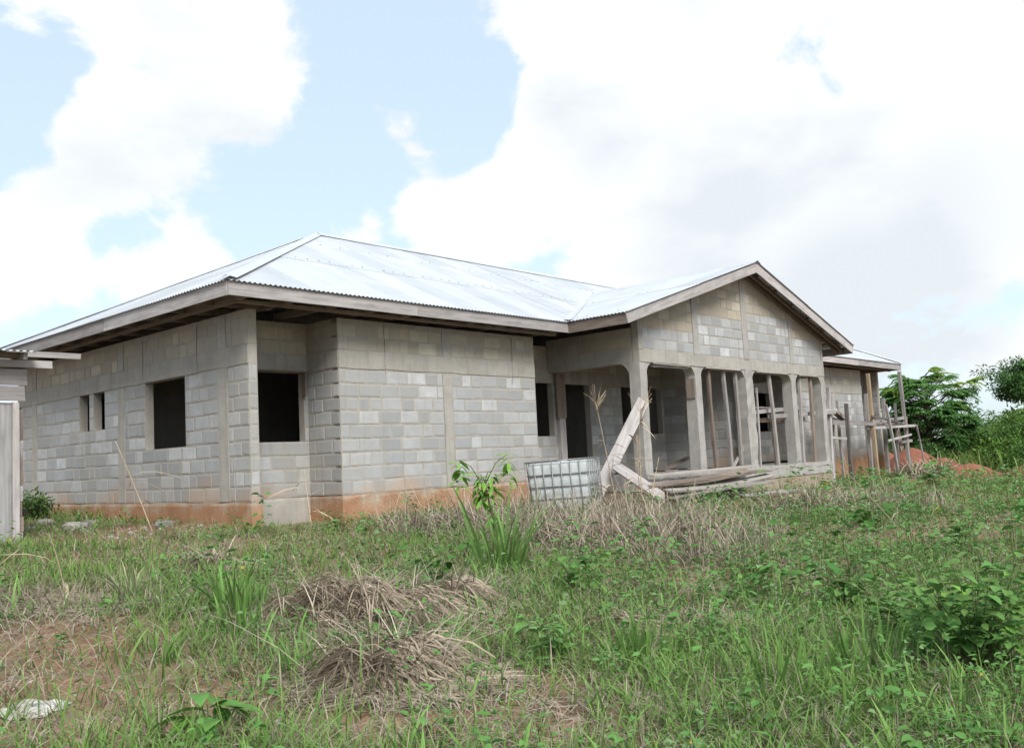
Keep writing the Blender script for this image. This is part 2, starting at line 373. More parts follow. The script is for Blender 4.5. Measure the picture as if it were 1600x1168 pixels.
def wall_mesh(name, O, u, n, u0, u1, z0, z1, holes, mat, thick=.15):
    O = Vector(O); u = Vector(u); n = Vector(n)
    us = sorted({u0, u1, *[clamp(h[0], u0, u1) for h in holes], *[clamp(h[1], u0, u1) for h in holes]})
    zs = sorted({z0, z1, *[clamp(h[2], z0, z1) for h in holes], *[clamp(h[3], z0, z1) for h in holes]})
    nu, nz = len(us) - 1, len(zs) - 1
    solid = [[not any(h[0] < (us[i] + us[i + 1]) / 2 < h[1] and h[2] < (zs[j] + zs[j + 1]) / 2 < h[3] for h in holes) for j in range(nz)] for i in range(nu)]
    def S(i, j): return 0 <= i < nu and 0 <= j < nz and solid[i][j]
    mb = MB(); P = lambda a, z, b: O + u * a + Vector((0, 0, z)) - n * b
    fl = u.cross(Vector((0, 0, 1))).dot(n) < 0
    for i in range(nu):
        for j in range(nz):
            if not solid[i][j]: continue
            a, b, c, d = us[i], us[i + 1], zs[j], zs[j + 1]; t = thick
            qs = [[P(a, c, 0), P(b, c, 0), P(b, d, 0), P(a, d, 0)], [P(a, c, t), P(a, d, t), P(b, d, t), P(b, c, t)]]
            if not S(i - 1, j): qs.append([P(a, c, 0), P(a, d, 0), P(a, d, t), P(a, c, t)])
            if not S(i + 1, j): qs.append([P(b, c, 0), P(b, c, t), P(b, d, t), P(b, d, 0)])
            if not S(i, j - 1): qs.append([P(a, c, 0), P(a, c, t), P(b, c, t), P(b, c, 0)])
            if not S(i, j + 1): qs.append([P(a, d, 0), P(b, d, 0), P(b, d, t), P(a, d, t)])
            for q in qs: mb.add(q[::-1] if fl else q, [(0, 1, 2, 3)])
    return mb.build(name, mat, house, O + u * (u0 + u1) / 2)
def slab_on(name, O, u, n, a, b, c, d, proud, mat, parent, seg=.25, jit=.010):
    """rough cast strip standing proud of a wall face, its edges uneven."""
    O = Vector(O); u = Vector(u); n = Vector(n); horiz = (b - a) > (d - c)
    Ln = (b - a) if horiz else (d - c); k = max(2, int(Ln / seg)); V = []; Fc = []
    for i in range(k + 1):
        s = i / k; e = 0 if i in (0, k) else 1
        if horiz: pts = ((a + (b - a) * s, c + rnd.uniform(-jit, jit)), (a + (b - a) * s, d + rnd.uniform(-jit, jit)))
        else: pts = ((a + rnd.uniform(-jit, jit), c + (d - c) * s), (b + rnd.uniform(-jit, jit), c + (d - c) * s))
        for (x, z) in pts:
            pr = proud + rnd.uniform(-.002, .002)
            V.append(O + u * x + Vector((0, 0, z)) + n * pr); V.append(O + u * x + Vector((0, 0, z)) - n * .03)
    for i in range(k):
        o = i * 4
        Fc += [(o, o + 4, o + 6, o + 2), (o, o + 1, o + 5, o + 4), (o + 2, o + 6, o + 7, o + 3)]
    Fc += [(0, 2, 3, 1), (4 * k, 4 * k + 1, 4 * k + 3, 4 * k + 2)]
    me = pymesh(name, V, Fc); bm = bmesh.new(); bm.from_mesh(me); bmesh.ops.recalc_face_normals(bm, faces=bm.faces); bm.to_mesh(me); bm.free()
    return link(name, me, mat, parent)
def block_wall(O, u, n, u0, u1, holes, strips, seed, upper=True, z1=2.86, z0=0., band=True):
    w = wall_mesh('wall', O, u, n, u0, u1, z0, z1, holes, M['mortar'])
    hb = list(holes) + [(a, b, z0, z1) for a, b in strips]
    lay_blocks(w, O, u, n, u0, u1, 0., 2.03, 'block_light', hb, seed)
    if band:
        slab_on('ring_beam', O, u, n, u0 + .003, u1 - .003, 2.05, 2.33, .012, M['concrete'], w)
        if upper: lay_blocks(w, O, u, n, u0, u1, 2.335, 2.81, 'block_beige', hb, seed + 50)
    for (a, b) in strips: slab_on('concrete_column', O, u, n, a, b, z0 + .01, 2.04, .013, M['concrete'], w); slab_on('concrete_column', O, u, n, a + .02, b - .02, 2.335, z1 - .02, .011, M['concrete'], w)
    return w
X_, Y_ = (1, 0, 0), (0, 1, 0); NX, NY = (-1, 0, 0), (0, -1, 0)
SIDE_H = [(1.87, 3.23, .9, 2.04), (4.79, 5.25, 1.35, 2.04), (5.44, 5.86, 1.35, 2.04)]
block_wall((0, 0, 0), Y_, NX, 0.001, LD, SIDE_H, [(.58, .86), (3.99, 4.24), (7.93, 8.15)], 1)                     # left side wall
block_wall((0, 0, 0), X_, NY, 1.65, 6.53, [], [(3.97, 4.19)], 2)                                                # left bay front
fin = wall_mesh('wall', (0.001, -.002, 0), X_, NY, 0., .148, 0, 2.86, [], M['mortar'], .02)
lay_blocks(fin, (0, -.002, 0), X_, NY, 0, .15, 0, 2.03, 'block_light', [], 3); lay_blocks(fin, (0, -.002, 0), X_, NY, 0, .15, 2.335, 2.81, 'block_beige', [], 4)
block_wall((0, REC, 0), X_, NY, .15, 1.65, [(.3, 1.57, .9, 2.04)], [], 5)                                         # recess with window
block_wall((1.65, 0, 0), Y_, NX, .001, REC, [], [], 6)                                                          # bay left return
PB = [(6.85, 8.12, .9, 2.08), (8.45, 9.45, .0, 2.08), (10.72, 12.47, .9, 2.08), (12.77, 14.5, .9, 2.08), (15.8, 16.8, 0, 2.08), (17.12, 18.55, .9, 2.08)]
block_wall((0, REC, 0), X_, NY, 6.53, 18.7, PB, [], 7)
wall_mesh('wall', (6.53, 0, 0), Y_, (1, 0, 0), 0.16, REC + .01, 0, 2.86, [], M['mortar'])
block_wall((12.56, 0, 0), Y_, NX, YP + .2, REC, [], [], 8)                                                      # wall dividing the porch
block_wall((18.7, 0, 0), Y_, NX, .001, REC, [], [], 9)
block_wall((0, 0, 0), X_, NY, 18.7, 23.6, [], [(21.05, 21.27)], 10)
block_wall((0, REC, 0), X_, NY, 23.6, 25.09, [(23.7, 24.95, .9, 2.04)], [], 11)
block_wall((25.09, 0, 0), Y_, NX, .001, REC, [], [], 12)
wall_mesh('wall', (23.6, 0, 0), Y_, (1, 0, 0), .16, REC + .01, 0, 2.86, [], M['mortar'])
wall_mesh('wall', (25.09, 0, 0), X_, NY, .002, .15, 0, 2.86, [], M['mortar'], .02)
wall_mesh('wall', (W, 0, 0), Y_, (1, 0, 0), .02, LD, 0, 2.86, [], M['mortar'], .14)
wall_mesh('wall', (0, LD, 0), X_, (0, 1, 0), .0, W, 0, 2.86, [], M['mortar'])
# inner walls and floor
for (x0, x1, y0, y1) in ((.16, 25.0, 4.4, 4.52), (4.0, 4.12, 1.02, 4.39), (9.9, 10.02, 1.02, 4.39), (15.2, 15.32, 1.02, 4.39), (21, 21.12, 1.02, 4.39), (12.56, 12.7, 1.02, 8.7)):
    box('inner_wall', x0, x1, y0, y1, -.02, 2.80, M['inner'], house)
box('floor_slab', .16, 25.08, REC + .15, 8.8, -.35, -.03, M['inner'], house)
# plinth
def plinth(x0, x1, y0, y1, z1, mat, name='plinth'):
    """foundation course; upper edge broken and uneven"""
    nx = max(2, int((x1 - x0) / .3)); ny = max(2, int((y1 - y0) / .3)); V = []; Fc = []
    ring = [(x0 + (x1 - x0) * i / nx, y0) for i in range(nx)] + [(x1, y0 + (y1 - y0) * i / ny) for i in range(ny)] + [(x1 - (x1 - x0) * i / nx, y1) for i in range(nx)] + [(x0, y1 - (y1 - y0) * i / ny) for i in range(ny)]
    n = len(ring); cx, cy = (x0 + x1) / 2, (y0 + y1) / 2
    for (z, jit, ins) in ((-1.5, 0, 0), (z1 - .14, .004, 0), (z1 - .05, .006, 0), (z1, .014, .012)):
        for (x, y) in ring:
            ix = 0 if not ins else (ins if x < cx else -ins); iy = 0 if not ins else (ins if y < cy else -ins)
            V.append((x + rnd.uniform(-jit, jit) * .6 + (ix if min(x - x0, x1 - x) < .02 else 0), y + rnd.uniform(-jit, jit) * .6 + (iy if min(y - y0, y1 - y) < .02 else 0), z + rnd.uniform(-jit, 0)))
    for k in range(3):
        for i in range(n):
            j = (i + 1) % n; Fc.append((k * n + i, k * n + j, k * n + n + j, k * n + n + i))
    Fc.append(tuple(range(3 * n, 4 * n)))
    return mesh_obj(name, V, Fc, mat, house)
plinth(-.022, .172, -.022, LD + .02, .0, M['plinth'])
plinth(1.628, 6.552, -.022, .17, .0, M['plinth'])
plinth(.18, 1.62, REC - .022, REC + .16, -.001, M['concrete'])
plinth(1.63, 1.80, .18, REC + .15, -.002, M['plinth'])
plinth(6.56, 18.66, REC - .01, REC + .16, -.04, M['porch_plinth'])
plinth(6.36, 6.545, .18, REC + .1, -.002, M['porch_plinth'])
plinth(18.678, 23.62, -.022, .17, .0, M['plinth'])
plinth(23.63, 25.05, REC - .022, REC + .16, -.001, M['plinth'])
plinth(25.07, 25.262, -.02, LD, -.001, M['plinth'])
plinth(.2, 25.0, LD - .15, LD + .018, -.002, M['plinth'])

# porch
box('porch_floor', XP0 - .02, XP1 + .02, YP - .03, REC - .03, -.32, -.03, M['pale_concrete'], house)
plinth(XP0 - .0, XP1 + .0, YP - .012, REC - .04, -.33 + .02, M['porch_plinth'])
fb = MB()
def rough_edge_strip():
    V = []; Fc = []; k = 40
    for i in range(k + 1):
        x = XP0 - .02 + (XP1 - XP0 + .04) * i / k
        V += [(x, YP - .035 + rnd.uniform(-.008, .006), -.024 + rnd.uniform(-.006, .004)), (x, YP - .036 + rnd.uniform(-.012, .006), -.12 + rnd.uniform(-.03, .03)), (x, YP + .2, -.026), (x, YP + .02, -.15)]
    for i in range(k):
        o = 4 * i; Fc += [(o, o + 1, o + 5, o + 4), (o + 2, o, o + 4, o + 6), (o + 1, o + 3, o + 7, o + 5)]
    return mesh_obj('floor_edge', V, Fc, M['pale_concrete'], house)
rough_edge_strip()
COLS = [(XP0, 8.22), (10.11, 10.36), (12.38, 12.75), (14.87, 15.13), (16.68, XP1)]
def porch_column(x0, x1, rough):
    k = 12; V = []; Fc = []; d = .26 if rough < .012 else .3; y0 = YP + (0 if rough < .012 else -.02)
    for i in range(k + 1):
        z = -.03 + (ZBM + .03 + .02) * i / k
        for (x, y) in ((x0, y0), ((x0 + x1) / 2, y0), (x1, y0), (x1, y0 + d), (x0, y0 + d)):
            V.append((x + rnd.uniform(-rough, rough), y + rnd.uniform(-rough, rough), z))
    for i in range(k):
        for j in range(5):
            a = i * 5 + j; b = i * 5 + (j + 1) % 5; Fc.append((a, b, b + 5, a + 5))
    return mesh_obj('porch_column', V, Fc, M['pale_concrete'], house, ((x0 + x1) / 2, YP + .13, 0))
for i, (a, b) in enumerate(COLS): porch_column(a, b, .016 if i == 2 else .005)
def haunch(cx, cz, sx, r, y0, y1, axis='x'):
    """concave rounded corner between a column and the beam"""
    k = 9; pts = [(0, 0)] + [(r - r * math.sin(math.pi / 2 * i / k), -(r - r * math.cos(math.pi / 2 * i / k))) for i in range(k + 1)]
    V = []; Fc = []
    for y in (y0, y1):
        for (a, b) in pts: V.append((cx + sx * a, y, cz + b) if axis == 'x' else (y, cx + sx * a, cz + b))
    n = len(pts)
    for i in range(1, n - 1): Fc += [(0, i, i + 1), (n, n + i + 1, n + i)]
    for i in range(1, n - 1): Fc.append((i, i + n, i + 1 + n, i + 1))
    me = pymesh('haunch', V, Fc); bm = bmesh.new(); bm.from_mesh(me); bmesh.ops.recalc_face_normals(bm, faces=bm.faces); bm.to_mesh(me); bm.free()
    return link('haunch', me, M['concrete'], house)
for i in range(4):
    a = COLS[i][1]; b = COLS[i + 1][0]
    haunch(a - .004, ZBM + .004, 1, .27, YP + .006, YP + .25); haunch(b + .004, ZBM + .004, -1, .27, YP + .006, YP + .25)
haunch(YP + .255, ZBM + .004, 1, .3, XP0 + .006, XP0 + .24, 'y')
# porch beams
def gz(x): return 3.117 + .3013 * (5.475 - abs(x - 12.435))
mb = MB()
xs = [XP0, 12.435, XP1]
top = [gz(x) - .07 for x in xs]
V = []
for y in (YP, YP + .15):
    V += [(x, y, ZBM) for x in xs] + [(x, y, t) for x, t in zip(xs, top)]
gable = mesh_obj('gable_wall', V, [(0, 1, 4, 3), (1, 2, 5, 4), (7, 6, 9, 10), (8, 7, 10, 11), (0, 6, 7, 1), (1, 7, 8, 2), (3, 4, 10, 9), (4, 5, 11, 10), (0, 3, 9, 6), (2, 8, 11, 5)], M['mortar'], house)
OG = (0, YP, 0)
slab_on('ring_beam', OG, X_, NY, XP0 + .003, XP1 - .003, ZBM + .003, 2.52, .012, M['concrete'], gable)
box('porch_beam', XP0 + .27, XP1 - .27, YP + .152, YP + .25, ZBM + .006, 2.60, M['concrete'], house)
GST = [(10.12, 10.35), (12.40, 12.66), (14.90, 15.10)]
for (a, b) in GST: slab_on('concrete_column', OG, X_, NY, a, b, 2.53, gz((a + b) / 2) - .14, .016, M['pale_concrete'], gable)
slab_on('concrete_column', OG, X_, NY, XP0 + .002, XP0 + .16, 2.53, gz(XP0 + .1) - .12, .010, M['concrete'], gable)
slab_on('concrete_column', OG, X_, NY, XP1 - .14, XP1 - .002, 2.53, gz(XP1 - .1) - .12, .010, M['concrete'], gable)
hs = [(a, b, 0, 9) for a, b in GST]; tp = lambda x: gz(x) - .08
for (a, b, n) in ((XP0 + .17, 10.12, 2), (10.35, 12.40, 4), (12.66, 14.90, 5), (15.10, XP1 - .15, 3)):
    lay_blocks(gable, OG, X_, NY, a, b, 2.535, 2.535 + COURSE * n, 'block_light', hs, int(a * 10), tp)
    lay_blocks(gable, OG, X_, NY, a, b, 2.535 + COURSE * n, 5.0, 'block_beige', hs, int(a * 10) + 1, tp)
def side_beam(x0, x1):
    w = box('porch_beam', x0, x1, YP + .16, REC - .01, ZBM + .004, 2.98, M['concrete'], house); return w
side_beam(XP0, XP0 + .2); side_beam(XP1 - .2, XP1)
lb = wall_mesh('wall', (XP0 - .006, 0, 0), Y_, NX, YP + .16, REC - .02, 2.56, 2.97, [], M['mortar'], .004)
lay_blocks(lb, (XP0 - .006, 0, 0), Y_, NX, YP + .2, REC - .02, 2.57, 2.95, 'block_beige', [], 77)

# choose the blocks that show largest as single objects, the rest as one mass
def shows(b):
    Mx, k, v, w, n = b; p = Mx.translation; d = p - CAM; dist = d.length
    f = -(d.normalized().dot(n)); area = Mx.col[0].length * .433 * Mx.col[2].length * .208
    s = area * max(f, 0) / dist ** 2
    q = d.dot(CF); u = 784 + 1424 * d.dot(CR) / q
    if u < 36: s *= .1
    if n.y < -.5 and p.y > .5 and p.x > 6: s *= .25          # inside the porch
    return s
ALLBLOCKS.sort(key=shows, reverse=True)
rest = MB()
for i, (Mx, k, v, w, n) in enumerate(ALLBLOCKS):
    if i < 300: link('block', BMESH[k][v], None, w, Mx)
    else:
        V, Fc = BLK[v]; rest.add([Mx @ Vector(p) for p in V], Fc, 0 if k == 'block_light' else 1)
ro = rest.build('blocks', M['block_light'], house); ro.data.materials.append(M['block_beige']); ro.data.polygons.foreach_set('material_index', rest.mi); edge_attr(ro.data, len(ro.data.vertices) // 30); tag(ro, kind='stuff')

# ------------------------------------------------------------------ roof
def sheet_run(name, P, u0, u1, lo, hi, rows, wsheet, parent, dz=.0, pitch=.085, amp=.011, fine=True):
    """corrugated sheets side by side; P(u, r) -> point on the roof plane, lo/hi(u) the run limits"""
    c = u0; k = 0
    Pn = (P(u0 + 1, 1) - P(u0, 1)).cross(P(u0, 2) - P(u0, 1)).normalized()
    if Pn.z < 0: Pn = -Pn
    while c < u1 - .01:
        e = min(c + wsheet, u1); n = max(2, int(round((e - c) / pitch * (4 if fine else 2))))
        us = [c + (e + (.04 if e < u1 else 0) - c) * i / n for i in range(n + 1)]
        for j, (ra, rb) in enumerate(rows):
            V = []; Fc = []; lift = .006 * (j % 2 + 1) + .0015 * (k % 2) + rnd.uniform(0, .001); idx = []
            for x in us:
                a = max(ra - (.08 if j else 0), lo(x)); b = min(rb, hi(x))
                if b - a < .004: idx.append(None); continue
                wv = amp * math.cos(2 * math.pi * x / pitch); idx.append(len(V)); m_ = (a + b) / 2
                for r in (a, m_, b): V.append(P(x, r) + Pn * (wv + lift + dz))
            for i in range(n):
                if idx[i] is None or idx[i + 1] is None: continue
                p, q = idx[i], idx[i + 1]; Fc += [(p, q, q + 1, p + 1), (p + 1, q + 1, q + 2, p + 2)]
            if Fc: mesh_obj(name, V, Fc, M['metal'], parent, V[0], smooth=True)
        c = e; k += 1
roof = mesh_obj('roof', *box_vf(4.7, W - 4.7, 4.43, 4.51, 5.42, 5.54), M['wood_dark'], house, (W / 2, 4.47, 3.1))      # ridge beam carries the roof's pieces
RUNY, RUNX = 5.05, 5.27; ZR = 5.60
ze = ZFT + .012; sy = (ZR - ze) / RUNY
front = lambda x, r: Vector((x, -OY - .05 + r, ze + sy * (r - .05)))
hipF = lambda x: min(RUNY + .05, (x + OX) * RUNY / RUNX + .05, (W + OX - x) * RUNY / RUNX + .05)
def loF(x):
    t = 1 - abs(x - 12.435) / 5.475
    return 0 if t < 0 else .05 + t * 3.37
ROWS = [(0, 2.1), (2.1, 3.75), (3.75, 6)]
sheet_run('roof_sheet', front, -OX - .05, W + OX + .05, loF, hipF, ROWS, .76, roof)
back = lambda x, r: Vector((x, LD + OY + .05 - r, ze + sy * (r - .05)))
sheet_run('roof_sheet', back, -OX - .05, W + OX + .05, lambda x: 0, hipF, [(0, 6)], 3.04, roof, fine=False)
sx_ = (ZR - ze) / RUNX
left = lambda y, r: Vector((-OX - .05 + r, y, ze + sx_ * (r - .05)))
hipS = lambda y: min((y + OY) * RUNX / RUNY + .05, (LD + OY - y) * RUNX / RUNY + .05)
sheet_run('roof_sheet', left, -OY - .05, LD + OY + .05, lambda y: 0, hipS, ROWS, .76, roof)
right = lambda y, r: Vector((W + OX + .05 - r, y, ze + sx_ * (r - .05)))
sheet_run('roof_sheet', right, -OY - .05, LD + OY + .05, lambda y: 0, hipS, ROWS, 1.52, roof)
sp = .3013; YG = -2.01
pl = lambda y, q: Vector((6.96 - .05 + q, y, ze + sp * (q - .05)))
prr = lambda y, q: Vector((17.91 + .05 - q, y, ze + sp * (q - .05)))
loP = lambda y: 0 if y < -.58 else (y + .58) / 3.37 * 5.475
sheet_run('roof_sheet', pl, YG - .05, 2.79, loP, lambda y: 5.52, [(0, 2.9), (2.9, 6)], .76, roof, dz=.002)
sheet_run('roof_sheet', prr, YG - .05, 2.79, loP, lambda y: 5.52, [(0, 2.9), (2.9, 6)], .76, roof, dz=.002)
# flashings
def cap(name, p0, p1, n1, n2, w=.17):
    """bent strip along p0-p1 with two wings"""
    p0 = Vector(p0); p1 = Vector(p1); V = []; Fc = []; k = 10
    for i in range(k + 1):
        p = p0.lerp(p1, i / k); z = Vector((0, 0, .030 + rnd.uniform(0, .006)))
        V += [p + Vector(n1) * w + Vector((0, 0, .018 + rnd.uniform(0, .008))), p + z + Vector((0, 0, .012)), p + Vector(n2) * w + Vector((0, 0, .018 + rnd.uniform(0, .008)))]
    for i in range(k):
        o = 3 * i; Fc += [(o, o + 1, o + 4, o + 3), (o + 1, o + 2, o + 5, o + 4)]
    return mesh_obj(name, V, Fc, M['metal'], roof, p0)
R1, R2 = (4.61, 4.47, ZR + .01), (W - 4.61, 4.47, ZR + .01)
cap('ridge_cap', R1, R2, (0, -1, -sy), (0, 1, -sy))
E1, E2, E3, E4 = (-OX - .06, -OY - .06, ze), (W + OX + .06, -OY - .06, ze), (-OX - .06, LD + OY + .06, ze), (W + OX + .06, LD + OY + .06, ze)
cap('hip_cap', E1, R1, (1, 0, 0), (0, 1, 0), .17)
cap('hip_cap', E2, R2, (-1, 0, 0), (0, 1, 0), .17)
cap('hip_cap', E3, R1, (1, 0, 0), (0, -1, 0), .17)
cap('ridge_cap', (12.435, YG - .06, 4.777), (12.435, 2.8, 4.777), (-1, 0, -sp), (1, 0, -sp), .15)
for sgn, xv in ((1, 6.96), (-1, 17.91)):
    p0 = Vector((xv - .05 * sgn, -.64, ze + .012)); p1 = Vector((12.435, 2.79, 4.79)); k = 8; V = []; Fc = []
    for i in range(k + 1):
        p = p0.lerp(p1, i / k); V += [p + Vector((-.07 * sgn, .05, .035)), p + Vector((0, 0, .018)), p + Vector((.07 * sgn, -.05, .03))]
    for i in range(k): o = 3 * i; Fc += [(o, o + 1, o + 4, o + 3), (o + 1, o + 2, o + 5, o + 4)]
    mesh_obj('valley_flashing', V, Fc, M['metal'], roof, p0)
nl = MB()
def nails(P, us, rs, lo, hi):
    for r in rs:
        for x in us:
            xx = x + rnd.uniform(-.01, .01); rr = r + rnd.uniform(-.015, .015)
            if not (lo(xx) + .1 < rr < hi(xx) - .1) or rnd.random() < .55: continue
            p = P(xx, rr) + Vector((0, 0, .022)); V, Fc = tube_vf([p, p + Vector((0, 0, .014))], [.011, .005], 5); nl.add(V, Fc)
nails(front, [-.6 + .255 * i for i in range(105)], (2.16, 2.16, 3.8), loF, hipF)
nails(pl, [YG + .1 + .255 * i for i in range(19)], (.3, 2.96), loP, lambda y: 5.5)
m_, nt_, N_, L_n, p_ = mat_new('nail_head'); p_.inputs['Base Color'].default_value = (.12, .11, .10, 1); p_.inputs['Roughness'].default_value = .7
tag(nl.build('roof_nails', m_, roof), kind='stuff')
# fascia and barge boards
ZM = (ZFB + ZFT) / 2; FW = ZFT - ZFB
def fascia(pts, name='fascia_board', mat='wood', up=(0, 0, 1)):
    for a, b in zip(pts[:-1], pts[1:]):
        a = Vector(a); b = Vector(b); d = (b - a).normalized() * .002
        board(name, a + d, b - d, .028, FW, M[mat], roof, up, rough=.003, seg=8)
fascia([(-OX, -OY, ZM), (2.9, -OY, ZM), (6.96, -OY, ZM)])
fascia([(-OX, -OY + .016, ZM), (-OX, 3.3, ZM - .004), (-OX, LD + OY, ZM)])
fascia([(6.96, -OY + .016, ZM - .01), (6.96, YG + .016, ZM - .004)], mat='wood_brown')
fascia([(6.945, YG, ZM), (12.43, YG, 4.755 - FW / 2)]); fascia([(12.44, YG, 4.755 - FW / 2), (17.925, YG, ZM)])
fascia([(17.91, YG + .016, ZM), (17.91, -.6, ZM)]); fascia([(17.93, -OY, ZM), (22, -OY, ZM), (W + OX, -OY, ZM)], mat='wood')
fascia([(W + OX, -OY + .016, ZM), (W + OX, 4, ZM), (W + OX, LD + OY, ZM)]); fascia([(-OX + .02, LD + OY, ZM), (8, LD + OY, ZM), (16, LD + OY, ZM), (W + OX - .02, LD + OY, ZM)])
# framing under the eaves
def rafter(a, b, w=.05, t=.11, mat='wood_dark'): board('rafter', a, b, w, t, M[mat], roof, rough=.003)
for i in range(34):
    x = -.35 + i * .78
    if x > W + .4: break
    if 6.9 < x < 18: continue
    rafter((x, -OY + .02, 2.955), (x, 1.1, 2.975)); 
    ye = min(2.4, hipF(x + .04) - OY - .2)
    if x < 6 and ye > -.2: rafter((x + .04, -OY + .03, ze - .06), (x + .04, ye, ze - .06 + sy * (ye + OY)), .045, .08)
for i in range(12):
    y = .3 + i * .8; rafter((-OX + .02, y, 2.955), (.6, y, 2.975))
    xe = min(2.4, hipS(y + .06) - OX - .2)
    if xe > 0: rafter((-OX + .03, y + .06, ze - .06), (xe, y + .06, ze - .06 + sx_ * (xe + OX)), .045, .08)
rafter((-OX + .3, -OY + .30, 2.90), (6.9, -OY + .30, 2.90), .07, .05); rafter((-OX + .3, -OY + .3, 2.90), (-OX + .3, LD, 2.90), .07, .05)
rafter((18, -OY + .30, 2.90), (W + .4, -OY + .30, 2.90), .07, .05)
for s, x0 in ((1, 6.96), (-1, 17.91)):
    for q in (.45, 1.35, 2.25, 3.15, 4.05, 4.95):
        x = x0 + s * q; z = ze + sp * q - .055; board('purlin', (x, YG + .02, z), (x, .2, z), .07, .05, M['wood_dark'], roof)
    for y in (YG + .25, YP - .06, -.4):
        board('rafter', (x0 + s * .03, y, ze - .14), (12.435 - s * .03, y, ze + sp * 5.44 - .14), .045, .10, M['wood_dark'], roof)
# dark drip cracks down the walls, added as thin tubes
m_, nt_, N_, L_n, p_ = mat_new('dark_crack'); p_.inputs['Base Color'].default_value = (.06, .05, .045, 1); p_.inputs['Roughness'].default_value = .9
for (x, y, z0, z1) in ((-.016, 1.45, 2.80, 1.95), (-.016, 3.27, 2.78, 2.1), (2.62, -.016, 2.82, 1.98), (5.85, -.016, 2.80, 1.9)):
    pts = [Vector((x + rnd.uniform(-.012, .012) * (abs(x) > 1), y + rnd.uniform(-.012, .012) * (abs(y) > 1), z0 + (z1 - z0) * i / 5)) for i in range(6)]
    V, Fc = tube_vf(pts, [.004, .003, .004, .003, .002, .0015], 5); mesh_obj('drip_crack', V, Fc, m_, house, pts[0], True)
# timber left in the openings
def bit(p0, p1, w, t, mat, up=(0, 0, 1), name='form_board'): board(name, p0, p1, w, t, M[mat], house, up)
bit((.31, REC - .02, 2.052), (1.57, REC - .02, 2.052), .16, .022, 'wood_brown')
bit((1.56, REC - .03, 2.03), (1.56, REC - .03, 1.64), .10, .03, 'wood_brown', (1, 0, 0))
bit((8.28, REC - .10, 2.26), (8.28, REC - .10, 1.28), .30, .03, 'wood_brown', (0, 1, 0)); bit((8.30, REC - .05, 1.28), (8.30, REC - .05, -.03), .2, .1, 'wood', (0, 1, 0))
for (i, z0) in ((0, .0), (1, .0), (2, 0.), (3, 0.)):
    a = COLS[i][1] + .22; b = COLS[i + 1][0] - .22; bit((a, YP + .10, ZBM - .014), (b, YP + .10, ZBM - .014 + rnd.uniform(-.01, .01)), .26, .022, 'wood_pale')
bit((8.5, YP + .06, ZBM - .06), (9.9, YP + .06, ZBM - .05), .05, .04, 'wood')
bit((10.095, YP + .12, 2.0), (10.095, YP + .12, 1.58), .2, .025, 'wood_brown', (1, 0, 0))
# ------------------------------------------------------------------ vegetation helpers
def foliage_mat(name, attr=True, color=None, trans=.3, rough=.68, vary=.18):
    m, nt, N, L, p = mat_new(name); p.inputs['Roughness'].default_value = rough; p.inputs['Specular IOR Level'].default_value = .14
    out = N['Material Output']
    if attr: a = N.new('ShaderNodeAttribute'); a.attribute_name = 'col'; c = a.outputs['Color']
    else:
        oi = N.new('ShaderNodeObjectInfo'); rg = N.new('ShaderNodeRGB'); rg.outputs[0].default_value = (*color, 1)
        h = N.new('ShaderNodeHueSaturation'); L.new(rg.outputs[0], h.inputs['Color']); L.new(mr_n(nt, oi.outputs['Random'], 0, 1, .485, .515), h.inputs['Hue']); L.new(mr_n(nt, oi.outputs['Random'], 0, 1, 1 - vary, 1 + vary), h.inputs['Value'])
        n = noise_n(nt, 'Object', 22, detail=4); c = mix_n(nt, mr_n(nt, n.outputs[0], .42, .7, 0, .45), h.outputs[0], (color[0] * 1.9, color[1] * 1.45, color[2] * 1.3)); n = noise_n(nt, 'Object', 60, detail=3); c = mix_n(nt, mr_n(nt, n.outputs[0], .58, .7, 0, .5), c, tuple(v * .5 for v in color))
    L.new(c, p.inputs['Base Color'])
    t = N.new('ShaderNodeBsdfTranslucent'); L.new(c, t.inputs['Color']); mx = N.new('ShaderNodeMixShader'); mx.inputs[0].default_value = trans
    L.new(p.outputs[0], mx.inputs[1]); L.new(t.outputs[0], mx.inputs[2]); L.new(mx.outputs[0], out.inputs['Surface'])
    return m
M['foliage'] = foliage_mat('green_foliage'); M['straw'] = foliage_mat('dry_straw', trans=.1, rough=.8)
M['bark'] = concrete_mat('bark', (.07, .06, .045), (.13, .11, .085), 6, vertical=False)
M['stem'] = foliage_mat('green_stem', False, (.10, .13, .05), .05); M['dry_stem'] = foliage_mat('dry_stem', False, (.36, .30, .21), .05, .8)
M['leaf_young'] = foliage_mat('young_leaf', False, (.17, .34, .07)); M['leaf_mid'] = foliage_mat('mid_green_leaf', False, (.105, .225, .062)); M['leaf_dark'] = foliage_mat('dark_leaf', False, (.055, .145, .032))
M['leaf_glossy'] = foliage_mat('glossy_leaf', False, (.085, .22, .045), .25, .35)
M['leaf_dry'] = foliage_mat('dry_leaf', False, (.40, .34, .25), .2, .8)
